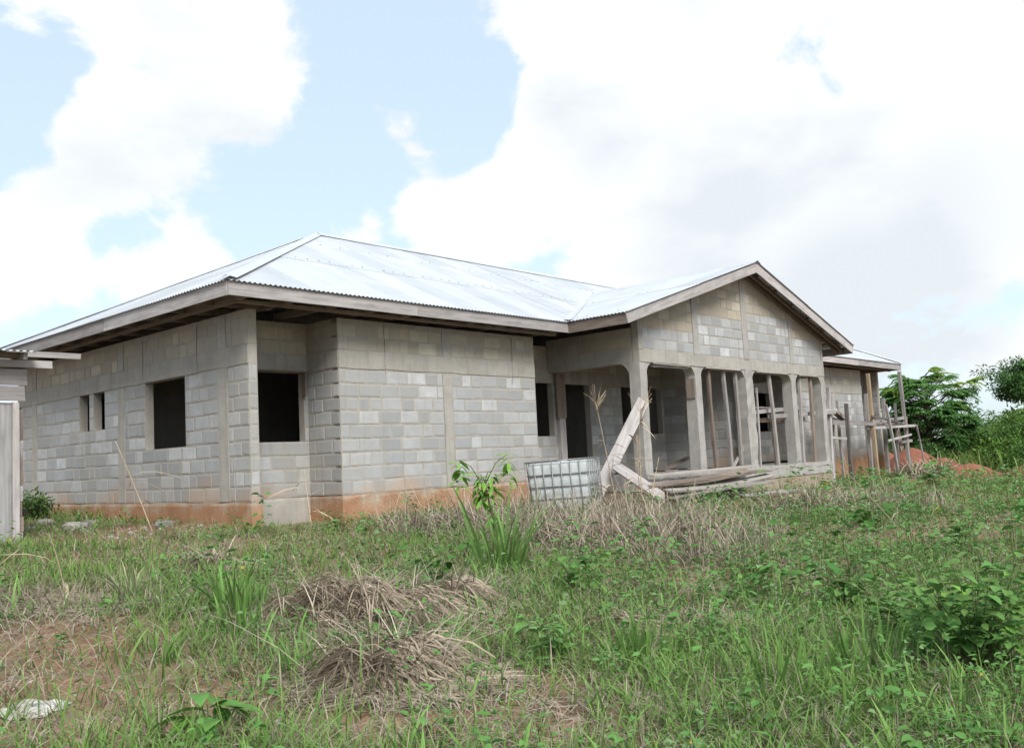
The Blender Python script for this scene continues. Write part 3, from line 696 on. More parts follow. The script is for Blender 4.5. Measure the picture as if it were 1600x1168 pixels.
def np_obj(name, V, T, C, mat, parent=None, loc=(0, 0, 0)):
    V = np.asarray(V, np.float32) - np.asarray(loc, np.float32); T = np.asarray(T, np.int32)
    me = bpy.data.meshes.new(name); me.vertices.add(len(V)); me.vertices.foreach_set('co', V.ravel())
    me.loops.add(T.size); me.loops.foreach_set('vertex_index', T.ravel()); me.polygons.add(len(T))
    me.polygons.foreach_set('loop_start', np.arange(len(T), dtype=np.int32) * 3); me.polygons.foreach_set('loop_total', np.full(len(T), 3, np.int32))
    me.polygons.foreach_set('use_smooth', np.ones(len(T), bool))
    at = me.attributes.new('col', 'FLOAT_COLOR', 'POINT'); at.data.foreach_set('color', np.concatenate([np.clip(C, 0, 1), np.ones((len(C), 1))], 1).astype(np.float32).ravel())
    me.update(calc_edges=True); return link(name, me, mat, parent, Matrix.Translation(Vector(loc)))
def blades(base, ang, h, w, lean, droop, c0, c1):
    """arching grass blades: 7 vertices, 5 triangles each"""
    n = len(h); S = np.array([0, .38, .72, 1.]); Wd = np.array([.8, 1, .62, 0.])
    d = np.stack([np.cos(ang), np.sin(ang)], 1); ph = ang + np.pi / 2 + rng.uniform(-.7, .7, n); sd = np.stack([np.cos(ph), np.sin(ph)], 1)
    V = np.zeros((n, 7, 3)); C = np.zeros((n, 7, 3)); k = 0
    for i, s in enumerate(S):
        r = h * (lean * s + droop * s * s * .9); z = h * s * np.maximum(.12, 1 - (.55 * droop + .25 * lean) * s)
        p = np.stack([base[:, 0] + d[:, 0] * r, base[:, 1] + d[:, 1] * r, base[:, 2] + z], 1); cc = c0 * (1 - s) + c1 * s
        if i < 3:
            for sg in (-1, 1): V[:, k] = p; V[:, k, :2] += sd * (sg * w * Wd[i] / 2)[:, None]; C[:, k] = cc; k += 1
        else: V[:, k] = p; C[:, k] = cc; k += 1
    T = np.array([(0, 1, 3), (0, 3, 2), (2, 3, 5), (2, 5, 4), (4, 5, 6)])
    return V.reshape(-1, 3), (np.arange(n)[:, None, None] * 7 + T[None]).reshape(-1, 3), C.reshape(-1, 3)
def leaves_fine(pos, d, ln, w, c, fold=.22, droop=.22):
    """rounded folded leaves: 8 vertices, 8 triangles each"""
    n = len(ln); d = d / np.linalg.norm(d, axis=1, keepdims=True); up = np.array([0, 0, 1.]) + rng.normal(0, .35, (n, 3))
    s = np.cross(d, up); s /= np.linalg.norm(s, axis=1, keepdims=True) + 1e-9; nn = np.cross(s, d); L_, W_ = ln[:, None], w[:, None]
    V = np.zeros((n, 8, 3)); V[:, 0] = pos
    for k, (t, hw, dr) in enumerate(((.28, .46, .03), (.66, .40, .42))):
        m = pos + d * L_ * t - nn * L_ * droop * dr
        V[:, 1 + 3 * k] = m - s * W_ * hw + nn * W_ * fold; V[:, 2 + 3 * k] = m; V[:, 3 + 3 * k] = m + s * W_ * hw + nn * W_ * fold
    V[:, 7] = pos + d * L_ - nn * L_ * droop
    T = np.array([(0, 2, 1), (0, 3, 2), (1, 2, 5), (1, 5, 4), (2, 3, 6), (2, 6, 5), (4, 5, 7), (5, 6, 7)])
    C = np.repeat(c[:, None], 8, 1) * np.array([.85, 1, .9, 1, 1.04, .95, 1.04, 1.08])[None, :, None]
    return V.reshape(-1, 3), (np.arange(n)[:, None, None] * 8 + T[None]).reshape(-1, 3), C.reshape(-1, 3)
def leaves(pos, d, ln, w, c, fold=.25, droop=.2):
    """folded pointed leaves: 5 vertices, 4 triangles each"""
    n = len(ln); d = d / np.linalg.norm(d, axis=1, keepdims=True); up = np.array([0, 0, 1.]) + rng.normal(0, .35, (n, 3))
    s = np.cross(d, up); s /= np.linalg.norm(s, axis=1, keepdims=True) + 1e-9; nn = np.cross(s, d); L_, W_ = ln[:, None], w[:, None]
    V = np.zeros((n, 5, 3)); V[:, 0] = pos; m = pos + d * L_ * .42
    V[:, 1] = m - s * W_ / 2 + nn * W_ * fold; V[:, 2] = m; V[:, 3] = m + s * W_ / 2 + nn * W_ * fold; V[:, 4] = pos + d * L_ - nn * L_ * droop
    T = np.array([(0, 2, 1), (0, 3, 2), (1, 2, 4), (2, 3, 4)]); C = np.repeat(c[:, None], 5, 1) * np.array([.85, 1, .9, 1, 1.08])[None, :, None]
    return V.reshape(-1, 3), (np.arange(n)[:, None, None] * 5 + T[None]).reshape(-1, 3), C.reshape(-1, 3)
class NB:
    def __init__(s): s.V = []; s.T = []; s.C = []; s.o = 0
    def add(s, VTC):
        V, T, C = VTC; s.V.append(V); s.T.append(T + s.o); s.C.append(C); s.o += len(V)
    def build(s, name, mat, parent=None, loc=(0, 0, 0)): return np_obj(name, np.concatenate(s.V), np.concatenate(s.T), np.concatenate(s.C), mat, parent, loc)
def lerpc(a, b, t): a = np.array(a); b = np.array(b); return a[None] * (1 - t[:, None]) + b[None] * t[:, None]
def patch(x, y, k=1.0, ph=0.): return .5 + .5 * np.sin(k * (1.1 * x + .5 * y) + ph + 1.3 * np.sin(k * .9 * y - .4 * x + ph)) * np.sin(k * (.7 * x - 1.2 * y) + 1.7 * ph)
BARE = [(-5.0, -5.5, .85), (-5.15, -6.5, .9), (-5.6, -7.1, .9), (-5.0, -7.5, .7), (-4.5, -8.3, .5), (-4.1, -8.75, .6), (-3.6, -8.5, .45), (5.8, -7.7, .9), (7.4, -8.0, 1.3), (-2.0, .5, .9), (-.8, 1.2, .8), (1.1, -1.7, .5), (-4.6, -4.9, .35)]
DRY = [(2, -2.3, 1.1), (3.9, -2, 1.1), (3, -4.2, 1.2), (1.7, -4.6, 1.), (3, -5.6, 1.), (-3, -6.2, .8), (-3.95, -7.7, .5), (-2.2, -6.4, .6), (8.3, -4.8, 1.), (10.2, -5.2, 1.2), (1.4, -6.7, .7), (-4.4, -4.1, .7), (5.6, -3.2, 1.), (-1.6, -8.2, .5)]
def dryz(x, y):
    b = np.zeros_like(x)
    for (a, c, r) in DRY: b = np.maximum(b, np.exp(-((x - a) ** 2 + (y - c) ** 2) / (r * r)))
    return b
def bare(x, y):
    b = np.zeros_like(x)
    for (a, c, r) in BARE: b = np.maximum(b, np.exp(-((x - a) ** 2 + (y - c) ** 2) / (r * r)))
    return b
def inside(x, y):
    return ((x > -.05) & (x < W + .1) & (y > -.04) & (y < LD + .1)) | ((x > XP0 - .05) & (x < XP1 + .05) & (y > YP - .06) & (y < 1)) | ((x > -6) & (x < -2.55) & (y > 1.35) & (y < 5))
def scatter(n, r0, r1, spread=.72, power=1.0):
    r = r0 + (r1 - r0) * rng.random(n) ** power; a0 = math.atan2(CF.y, CF.x); a = a0 + rng.uniform(-spread, spread, n)
    x = CAM.x + r * np.cos(a); y = CAM.y + r * np.sin(a); k = ~inside(x, y); return x[k], y[k], r[k]

# ------------------------------------------------------------------ grass and ground cover
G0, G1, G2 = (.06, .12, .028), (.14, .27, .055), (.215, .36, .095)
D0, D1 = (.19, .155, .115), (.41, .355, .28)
def build_grass():
    nb = NB()
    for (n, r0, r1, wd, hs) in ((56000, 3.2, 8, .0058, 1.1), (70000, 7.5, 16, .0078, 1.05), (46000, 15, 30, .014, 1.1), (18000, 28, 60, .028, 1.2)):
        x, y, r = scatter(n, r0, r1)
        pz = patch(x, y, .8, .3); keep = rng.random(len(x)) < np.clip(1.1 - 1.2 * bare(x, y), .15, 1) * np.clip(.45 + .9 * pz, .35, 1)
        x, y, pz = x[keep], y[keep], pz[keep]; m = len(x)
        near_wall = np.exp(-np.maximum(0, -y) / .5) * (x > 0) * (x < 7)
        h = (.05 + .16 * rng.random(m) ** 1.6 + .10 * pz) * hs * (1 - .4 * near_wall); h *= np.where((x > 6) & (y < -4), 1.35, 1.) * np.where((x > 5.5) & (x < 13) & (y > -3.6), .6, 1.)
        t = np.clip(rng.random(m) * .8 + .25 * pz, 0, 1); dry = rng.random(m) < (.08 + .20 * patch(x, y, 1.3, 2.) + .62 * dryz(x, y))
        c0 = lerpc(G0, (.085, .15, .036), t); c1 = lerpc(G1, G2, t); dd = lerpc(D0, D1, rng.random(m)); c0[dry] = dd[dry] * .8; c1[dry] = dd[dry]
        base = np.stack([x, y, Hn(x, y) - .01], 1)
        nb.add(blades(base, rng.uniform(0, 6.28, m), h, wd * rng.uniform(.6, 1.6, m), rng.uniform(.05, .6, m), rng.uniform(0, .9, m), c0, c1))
    # broad young blades standing above the turf, mostly towards the right
    x, y, r = scatter(9000, 3.2, 9); k = rng.random(len(x)) < np.clip(.25 + .10 * (x - y - 4.5), .06, 1) * np.clip(1.1 - bare(x, y) * 1.1, .05, 1); x, y = x[k], y[k]; m = len(x)
    t = rng.random(m); nb.add(blades(np.stack([x, y, Hn(x, y) - .01], 1), rng.uniform(0, 6.28, m), .14 + .26 * rng.random(m), rng.uniform(.009, .02, m), rng.uniform(.05, .45, m), rng.uniform(.1, .9, m), lerpc((.07, .14, .035), (.11, .18, .05), t), lerpc((.15, .30, .065), (.235, .39, .12), t)))
    tag(nb.build('grass', M['foliage']), 'short green grass growing over the red earth', 'grass', kind='stuff')
    # dead stems lying flat between the green
    nb = NB()
    for (n, r0, r1, wd, ln) in ((22000, 3.2, 8.5, .0055, .22), (24000, 8, 18, .008, .30), (7000, 17, 40, .016, .5)):
        x, y, r = scatter(n, r0, r1); k = rng.random(len(x)) < (.3 + .7 * np.maximum(patch(x, y, 1.1, 1.4), dryz(x, y))) * (1 - .25 * bare(x, y)); x, y = x[k], y[k]; m = len(x); t = rng.random(m)
        nb.add(blades(np.stack([x, y, Hn(x, y) + .008 + .03 * rng.random(m)], 1), rng.uniform(0, 6.28, m), ln * rng.uniform(.4, 1.3, m), wd * rng.uniform(.6, 1.5, m), rng.uniform(.9, 1.2, m), rng.uniform(.0, .35, m), lerpc(D0, D1, t) * .85, lerpc(D0, D1, t)))
        nb.V[-1][:, 2] = np.minimum(nb.V[-1][:, 2], Hn(nb.V[-1][:, 0], nb.V[-1][:, 1]) + .07)
    tag(nb.build('straw_litter', M['straw']), 'dead grey straw lying flat over the ground', 'straw', kind='stuff')
    # dead grass still standing in loose stands
    nb = NB()
    for (a, c, r) in DRY:
        if a < 0: continue
        m = int(1050 * r * r); q = r * rng.random(m) ** .6 * 1.15; th = rng.uniform(0, 6.28, m); x = a + q * np.cos(th); y = c + q * np.sin(th); k = ~inside(x, y); x, y = x[k], y[k]; m = len(x); t = rng.random(m)
        nb.add(blades(np.stack([x, y, Hn(x, y) - .01], 1), rng.uniform(0, 6.28, m), (.16 + .75 * rng.random(m) ** 2.2), rng.uniform(.005, .012, m), rng.uniform(.05, .8, m), rng.uniform(0, .9, m), lerpc(D0, D1, t) * .8, lerpc(D0, (.48, .42, .34), t)))
    tag(nb.build('dry_grass', M['straw']), 'loose stands of dead grass between the field and the porch', 'dry grass', kind='stuff')
    # small broad leaved weeds
    nb = NB()
    for (n, r0, r1, ll, hh) in ((3600, 3.4, 8.5, .038, .20), (4200, 8, 17, .052, .26), (1700, 16, 34, .10, .30)):
        x, y, r = scatter(n, r0, r1); side = np.clip(.35 + .055 * ((x + 3) - (y + 8)), .08, 1)
        k = rng.random(len(x)) < side * np.clip(1.1 - bare(x, y), .08, 1) * (1 - .45 * dryz(x, y)) * (.3 + .7 * patch(x, y, 1.2, 4.)); x, y = x[k], y[k]
        for i in range(len(x)):
            q = int(rng.integers(9, 22)); big_ = 1.5 if rng.random() < .10 and (x[i] - CAM.x) ** 2 + (y[i] - CAM.y) ** 2 > 25 else 1.; ratio = (.26, .45, .62, .75)[int(rng.integers(0, 4))]; hgt = hh * rng.uniform(.4, 1.5) * (1.2 if 0 < x[i] < 14 and y[i] < -4 else .7 if x[i] > 5.5 and y[i] > -3.6 else 1.) * (1 + .45 * float(np.clip((x[i] - y[i] - 5) / 6, 0, 1))) * (1 + .5 * (big_ > 1)); a = rng.uniform(0, 6.28, q); lv = rng.random(q) ** .7; rad = (.02 + .11 * rng.random(q)) * (1.15 - .6 * lv) * (ll / .05)
            z0 = H(x[i], y[i]); pos = np.stack([x[i] + rad * np.cos(a), y[i] + rad * np.sin(a), z0 + hgt * lv + .01], 1)
            d = np.stack([np.cos(a), np.sin(a), rng.uniform(-.25, .55, q)], 1); tt = np.clip(lv * .7 + .3 * rng.random(q), 0, 1)
            hue = rng.random(); c = lerpc((.05, .125, .034), (.14, .30, .08) if hue > .3 else (.21, .325, .15), tt)
            if rng.random() < .05: c[rng.integers(0, q)] = (.42, .36, .06)
            ls = ll * big_ * rng.uniform(.6, 1.4, q) * (.7 + .6 * hue); nb.add((leaves_fine if ll < .09 else leaves)(pos, d, ls * (1.25 if ratio < .3 else 1), ls * ratio * rng.uniform(.85, 1.15, q), c))
            st = rng.integers(1, 4); nb.add(blades(np.repeat([[x[i], y[i], z0 - .01]], st, 0), rng.uniform(0, 6.28, st), np.full(st, hgt), np.full(st, .005 * ll / .05), rng.uniform(.05, .25, st), np.zeros(st), np.tile((.06, .09, .03), (st, 1)), np.tile((.09, .14, .05), (st, 1))))
    tag(nb.build('weeds', M['foliage']), 'low leafy weeds spreading through the grass', 'weeds', kind='stuff')
build_grass()

# ------------------------------------------------------------------ heaps of dead grass
def heap(x, y, rx, ry, h, n, label, rot=0., ln=.5, wd=.008, tall=0):
    n = int(n * 1.7); wd *= .62; ln *= .8; h *= .8; nb = NB(); a = rng.uniform(0, 6.28, n); q = rng.random(n) ** .6
    lx = rx * q * np.cos(a); ly = ry * q * np.sin(a); cs, sn = math.cos(rot), math.sin(rot)
    px = x + lx * cs - ly * sn; py = y + lx * sn + ly * cs; lump = .62 + .38 * np.sin(7.3 * px + 2 * np.sin(6.1 * py)) * np.sin(6.7 * py + 1.5 * np.sin(5.2 * px)); zt = Hn(px, py) + h * lump * (1 - q ** 2.2) * rng.uniform(.25, 1.05, n)
    S = np.linspace(0, 1, 4); out = np.arctan2(py - y, px - x) + rng.normal(0, 1.5, n); L_ = ln * rng.uniform(.4, 1.35, n); t = rng.random(n)
    V = np.zeros((n, 8, 3)); C = np.zeros((n, 8, 3)); col_ = lerpc((.19, .15, .11), (.50, .42, .32), t ** 1.1) * (.6 + .4 * rng.random(n) ** .6)[:, None]; ph = out + np.pi / 2 + rng.uniform(-.5, .5, n); k = 0; w = wd * (.4 + 2.2 * rng.random(n) ** 3)
    kick = rng.uniform(-.15, .5, n) * (rng.random(n) < .3)
    for i, s in enumerate(S):
        cx = px + np.cos(out) * L_ * s * .8; cy = py + np.sin(out) * L_ * s * .8
        cz = np.maximum(zt + L_ * (kick * s - .55 * s * s - .10 * s), Hn(cx, cy) + .015 + .03 * t)
        for sg in (-1, 1):
            f = sg * w * (1 if i < 3 else .35) / 2; V[:, k] = np.stack([cx + np.cos(ph) * f, cy + np.sin(ph) * f, cz + .003 * sg], 1); C[:, k] = col_ * (.85 + .15 * s); k += 1
    T = np.array([(0, 1, 3), (0, 3, 2), (2, 3, 5), (2, 5, 4), (4, 5, 7), (4, 7, 6)])
    nb.add((V.reshape(-1, 3), (np.arange(n)[:, None, None] * 8 + T[None]).reshape(-1, 3), C.reshape(-1, 3)))
    if tall:
        m = tall; b = np.stack([x + rng.normal(0, rx * .3, m), y + rng.normal(0, ry * .3, m), np.full(m, H(x, y))], 1); tt = rng.random(m)
        nb.add(blades(b, rng.uniform(0, 6.28, m), h * rng.uniform(.9, 1.8, m), wd * 1.9 * rng.uniform(.6, 1.3, m), rng.uniform(.2, 1.3, m), rng.uniform(0, .6, m), lerpc(D0, D1, tt), lerpc(D0, (.5, .44, .36), tt)))
    o = nb.build('dead_grass_heap', M['straw'], None, (x, y, H(x, y))); tag(o, label, 'dead grass', 'heaps of dead grass')
heap(-3.0, -6.2, .9, .5, .44, 4200, 'largest thatch like heap of grey dead grass in the foreground', -.75, .45, .008, 110)
heap(-3.95, -7.7, .42, .42, .52, 3200, 'heap of dead grass hanging in straight strands beside the bare earth at bottom centre', -.3, .5, .008, 80)
heap(-2.25, -6.4, .45, .4, .36, 1700, 'tangled dead grass heap with dark leaves left of the tall green grass clump', .2, .45, .008, 80)
heap(-2.35, -2.94, .32, .28, .34, 700, 'small sheaf of broken dry stalks on the grass before the side wall', 0, .4, .012, 40)
heap(2.0, -2.3, 1.0, .7, .42, 2000, 'dry grass thicket at the foot of the front bay wall', -.7, .5, .012, 120)
heap(3.9, -2.0, .9, .5, .30, 1400, 'dry grass thicket against the left of the caged tank', -.6, .55, .013, 120)
heap(1.7, -4.6, .9, .7, .42, 2200, 'pale dead grass mound right behind the tall green clump', -.7, .5, .011, 30)
heap(3.0, -4.2, 1.1, .7, .32, 2400, 'broad dead grass mound in front of the caged tank', -.8, .55, .012, 40)
heap(3.0, -5.6, .9, .55, .30, 1300, 'flattened dead grass in front of the plank stack', -.8, .5, .012, 20)
heap(8.3, -4.8, .8, .6, .55, 900, 'upright dry grass tussock below the right end of the plank stack', -.8, .6, .016, 90)
heap(10.2, -5.2, 1.2, .7, .25, 900, 'low grey dead grass mat in front of the porch corner', -.8, .6, .016, 10)
heap(-2.2, -8.1, .45, .3, .24, 900, 'thin dead grass heap among leafy weeds at centre right', -.7, .4, .007, 16)
heap(-1.5, -8.2, .5, .3, .20, 800, 'dead grass drift under the weeds right of centre', -.7, .4, .007, 14)
heap(-4.5, -4.1, .6, .4, .12, 900, 'flattened grey dead grass at the left edge', -.6, .4, .008, 8)
heap(23.4, -1.5, .7, .6, .6, 600, 'dry brown grass around the foot of the scaffold', 0, .7, .03, 90)
heap(24.8, -1.9, .6, .6, .7, 500, 'dry brown grass between the scaffold and the red earth mound', 0, .7, .03, 90)

# ------------------------------------------------------------------ grass clumps and single plants
def clump(x, y, n, h, w, label, spread=.12, c=((.07, .135, .035), (.15, .28, .07)), drp=.5):
    m = n; t = rng.random(m); a = rng.uniform(0, 6.28, m); q = spread * rng.random(m) ** .5; b = np.stack([x + q * np.cos(a), y + q * np.sin(a), Hn(x + q * np.cos(a), y + q * np.sin(a)) - .01], 1)
    nb = NB(); nb.add(blades(b, a + rng.normal(0, .6, m), h * rng.uniform(.45, 1.1, m), w * rng.uniform(.6, 1.3, m), rng.uniform(.02, .28, m), rng.uniform(.0, drp, m), lerpc(np.array(c[0]) * .8, np.array(c[0]) * 1.3, t), lerpc(np.array(c[1]) * .7, np.array(c[1]) * 1.35, rng.random(m))))
    tag(nb.build('grass_clump', M['foliage'], None, (x, y, H(x, y))), label, 'grass', 'green grass clumps')
clump(-.75, -5.6, 58, 1.12, .030, 'tallest clump of broad green grass blades in the middle of the field', .22)
clump(-3.5, -5.35, 60, .55, .022, 'green grass clump left of the largest dead grass heap', .2)
clump(-3.95, -6.1, 34, .42, .022, 'upright bright green blades at the left foot of the largest dead heap', .12, drp=.3)
clump(-2.75, -8.55, 40, .45, .022, 'pointed green blades standing by the bare patch at bottom centre', .16, drp=.3)
clump(-2.9, -9.55, 40, .42, .02, 'green blades at the bottom edge right of centre', .2, drp=.3)
clump(-2.25, -9.75, 40, .48, .022, 'tall bright blades at the bottom edge below the leafy bush', .2, drp=.3)
clump(-4.7, -6.4, 26, .30, .016, 'thin green tuft between the bare earth and the dead heap', .12)
clump(-4.3, -7.3, 26, .36, .017, 'green tuft in front of the hanging dead strands', .12)
clump(-3.9, -4.4, 40, .5, .016, 'pale seedy grass tuft on the left lawn', .12, ((.10, .13, .06), (.30, .30, .18)), .8)
def leaf_mesh(name, ln, wd, heart=False, curl=.18):
    st = [(0, .05), (.12, .55 if heart else .3), (.3, 1.0 if heart else .8), (.55, .85 if heart else 1.0), (.8, .42 if heart else .6), (1, .0)]
    V = []; Fc = []
    for (s, w) in st:
        z = -curl * ln * s * s; hw = wd * w / 2
        V += [(ln * s - (.10 * ln if heart and s == .12 else 0), -hw, z + hw * .3), (ln * s, 0, z), (ln * s - (.10 * ln if heart and s == .12 else 0), hw, z + hw * .3)]
    for i in range(len(st) - 1):
        o = 3 * i; Fc += [(o, o + 3, o + 4, o + 1), (o + 1, o + 4, o + 5, o + 2)]
    return pymesh(name, V, Fc, True)
def leaf_set(key, ln, wd, heart=False, curl=.18):
    m = leaf_mesh('leaf', ln, wd, heart, curl); m.materials.append(M[key]); return m
LM = {'young': leaf_set('leaf_young', .19, .06, curl=.45), 'heart': leaf_set('leaf_mid', .095, .078, True), 'dark': leaf_set('leaf_dark', .12, .065, curl=.3), 'big': leaf_set('leaf_glossy', .17, .085, curl=.5), 'round': leaf_set('leaf_dark', .13, .11, True), 'small': leaf_set('leaf_mid', .07, .04), 'leaf_y': leaf_set('leaf_young', .07, .045), 'maize': leaf_set('leaf_dry', .55, .035, curl=.9), 'maizeg': leaf_set('leaf_mid', .5, .035, curl=.7)}
def put_leaf(parent, key, p, yaw, pitch, roll=0., s=1.):
    Mx = Matrix.Translation(Vector(p)) @ Matrix.Rotation(yaw, 4, 'Z') @ Matrix.Rotation(-pitch, 4, 'Y') @ Matrix.Rotation(roll, 4, 'X') @ Matrix.Scale(s, 4)
    return link('leaf', LM[key], None, parent, Mx)
def stemobj(parent, pts, r, mat, name='stem'):
    V, Fc = tube_vf(pts, r, 6); return mesh_obj(name, V, Fc, M[mat], parent, pts[0], True)
# cassava like sapling
def sapling():
    x, y = .0, -4.8; z = H(x, y); t = thing('sapling', (x, y, z), 'young sapling with drooping bright green leaves before the bay wall', 'sapling')
    top = Vector((x - .06, y + .05, z + .95)); stemobj(t, [(x, y, z - .05), (x + .02, y, z + .45), top], [.012, .010, .007], 'stem')
    br = [top]
    for (dx, dz) in ((-.26, .20), (.28, .24), (-.05, .02), (.10, .05)):
        e = top + Vector((CR.x * dx, CR.y * dx, dz)); stemobj(t, [top - Vector((0, 0, .12)), top.lerp(e, .5) + Vector((0, 0, .02)), e], [.007, .006, .004], 'stem', 'branch'); br.append(e)
    for e in br:
        for k in range(26): put_leaf(t, 'young' if rnd.random() < .93 else 'dark', e + Vector((0, 0, -.02 * rnd.random() - .012 * k)), rnd.uniform(0, 6.28), rnd.uniform(-.6, .5), rnd.uniform(-.4, .4), rnd.uniform(.45, .95))
    for k in range(12): put_leaf(t, 'heart', (x + rnd.uniform(-.03, .03), y + rnd.uniform(-.03, .03), z + rnd.uniform(.35, .9)), rnd.uniform(0, 6.28), rnd.uniform(-.7, .2), 0, rnd.uniform(.7, 1.2))
sapling()
def leafy(name, x, y, h, rad, n, keys, label, cat, nst=7, mat='stem', smin=.7, smax=1.25):
    z = H(x, y); t = thing(name, (x, y, z), label, cat); tips = []
    for k in range(nst):
        a = 6.28 * k / nst + rnd.uniform(-.4, .4); q = rad * rnd.uniform(.3, 1.); hh = h * rnd.uniform(.65, 1.); e = Vector((x + q * math.cos(a), y + q * math.sin(a), H(x, y) + hh)); m = Vector((x + q * .45 * math.cos(a), y + q * .45 * math.sin(a), z + hh * .55))
        stemobj(t, [(x + .02 * math.cos(a), y + .02 * math.sin(a), z - .03), m, e], [.006, .004, .0025], mat); tips.append(((x, y, z), m, e))
    for i in range(n):
        b, m, e = tips[i % nst]; s = rnd.random(); p = m.lerp(e, s * 1.6 - .6) if s > .3 else Vector(b).lerp(m, .6 + s); a = rnd.uniform(0, 6.28)
        p = p + Vector((math.cos(a), math.sin(a), 0)) * rnd.uniform(.01, .10 if n > 200 else .05); p.z = max(p.z, z + .03)
        put_leaf(t, rnd.choice(keys), p, a, rnd.uniform(-.45, .45), rnd.uniform(-.35, .35), rnd.uniform(smin, smax))
    return t
leafy('leafy_bush', -1.75, -10.15, .70, .66, 420, ('heart', 'heart', 'heart', 'heart', 'small', 'small', 'leaf_y'), 'large leafy bush with heart shaped leaves at the right edge', 'bush', 20)
leafy('leafy_bush', -1.0, -9.6, .52, .55, 260, ('heart', 'small'), 'lower leafy bush just left of the one at the right edge', 'bush', 12)
leafy('leafy_plant', -.17, -8.8, .50, .25, 60, ('dark', 'dark', 'heart'), 'dark green broad leaved plant among the weeds right of centre', 'plant', 8)
leafy('leafy_plant', -5.25, -7.98, .24, .12, 14, ('big',), 'glossy seedling with large drooping leaves at the bottom edge', 'plant', 3, smin=.85, smax=1.2)
leafy('leafy_plant', 5.7, -6.8, .42, .40, 22, ('round',), 'small dark plant with round leaves near the bare earth on the right', 'plant', 6, smin=1., smax=1.6)
leafy('leafy_plant', 4.4, -8.3, .55, .35, 110, ('small', 'small', 'heart'), 'bushy bright green plant beside the bare earth on the right', 'plant', 10)
leafy('leafy_plant', -1.9, -5.9, .45, .25, 36, ('dark',), 'dark leaves poking out of the tangled dead grass heap', 'plant', 6)
leafy('leafy_plant', 1.0, -.75, .32, .35, 60, ('small',), 'green weed growing in the corner of the window recess', 'plant', 8)
leafy('leafy_plant', 17.4, -4.0, .55, .35, 40, ('round',), 'dark leafy plant on the green strip before the scaffold', 'plant', 7, smin=1., smax=1.5)
leafy('leafy_plant', -3.0, -8.1, .30, .25, 50, ('small', 'heart'), 'leafy weed in front of the hanging dead strands', 'plant', 7)
leafy('leafy_plant', -1.2, -6.9, .40, .35, 70, ('small', 'heart'), 'leafy weed at the foot of the tallest grass clump', 'plant', 9)
leafy('leafy_plant', .6, -7.6, .38, .45, 80, ('small',), 'bright spreading weed in the middle of the field', 'plant', 10)
leafy('leafy_plant', -.6, -.9, .30, .4, 60, ('small',), 'green weed at the foot of the house corner', 'plant', 8)
# dead maize stalks
def stalk(x, y, top, label, leafn=6, key='maize', r=.011, tassel=False, mid=None):
    z = H(x, y); t = thing('dry_stalk', (x, y, z), label, 'stalk', 'dry stalks')
    top = Vector(top); b = Vector((x, y, z - .03)); m = Vector(mid) if mid else b.lerp(top, .5) + Vector((rnd.uniform(-.05, .05), rnd.uniform(-.05, .05), .03))
    pts = []
    for i in range(7):
        s = i / 6; pts.append(b * (1 - s) ** 2 + m * 2 * s * (1 - s) + top * s * s)
    stemobj(t, pts, [r * (1 - .6 * i / 6) for i in range(7)], 'dry_stem')
    for k in range(leafn):
        s = rnd.uniform(.1, .85); p = b * (1 - s) ** 2 + m * 2 * s * (1 - s) + top * s * s; put_leaf(t, key, p, rnd.uniform(0, 6.28), rnd.uniform(.2, 1.1), rnd.uniform(-.5, .5), rnd.uniform(.6, 1.1))
    if tassel:
        for k in range(11):
            a = rnd.uniform(0, 6.28); e = top + Vector((math.cos(a) * .22, math.sin(a) * .22, rnd.uniform(.05, .38))); q = top - Vector((0, 0, rnd.uniform(0, .3))); stemobj(t, [q, q.lerp(e, .5) + Vector((0, 0, .03)), e], [.004, .003, .002], 'dry_stem', 'tassel')
stalk(5.55, -2.55, (5.35, -2.35, 1.35), 'tall dry maize stalk with feathery tassel beside the caged tank', 9, tassel=True)
stalk(6.0, -2.75, (6.25, -2.65, 1.25), 'second dry maize stalk with thin tassel in front of the leaning plank', 10, tassel=True)
stalk(6.15, -2.6, (5.95, -2.75, .75), 'broken dry stalk with hanging leaves right of the caged tank', 12)
stalk(5.9, -2.9, (6.3, -2.95, .35), 'short dry stalk bent over below the leaning plank', 9)
stalk(3.1, -1.2, (3.02, -1.25, .62), 'thin stalk carrying one upright green blade before the bay wall', 2, 'maizeg', .006)
stalk(-1.35, .25, (-1.75, .55, .95), 'bent dry stalk leaning in front of the side wall window', 5, r=.010)
stalk(.9, -.2, (1.0, .1, .45), 'short dead stalk in the recess between corner and bay', 5)
stalk(7.3, -6.0, (7.1, -5.9, .25), 'thin dry stalk standing in the field before the porch', 1, r=.006)
stalk(4.9, -7.6, (4.0, -7.1, .15), 'dry bent twig near the bare earth on the right', 1, r=.006)
stalk(-.2, -8.0, (-.7, -8.45, -.45), 'dry twig arching over the weeds right of centre', 0, r=.006)
stalk(-4.1, -3.6, (-4.2, -3.5, .0), 'pale feathery stalk on the left lawn', 4, r=.005)
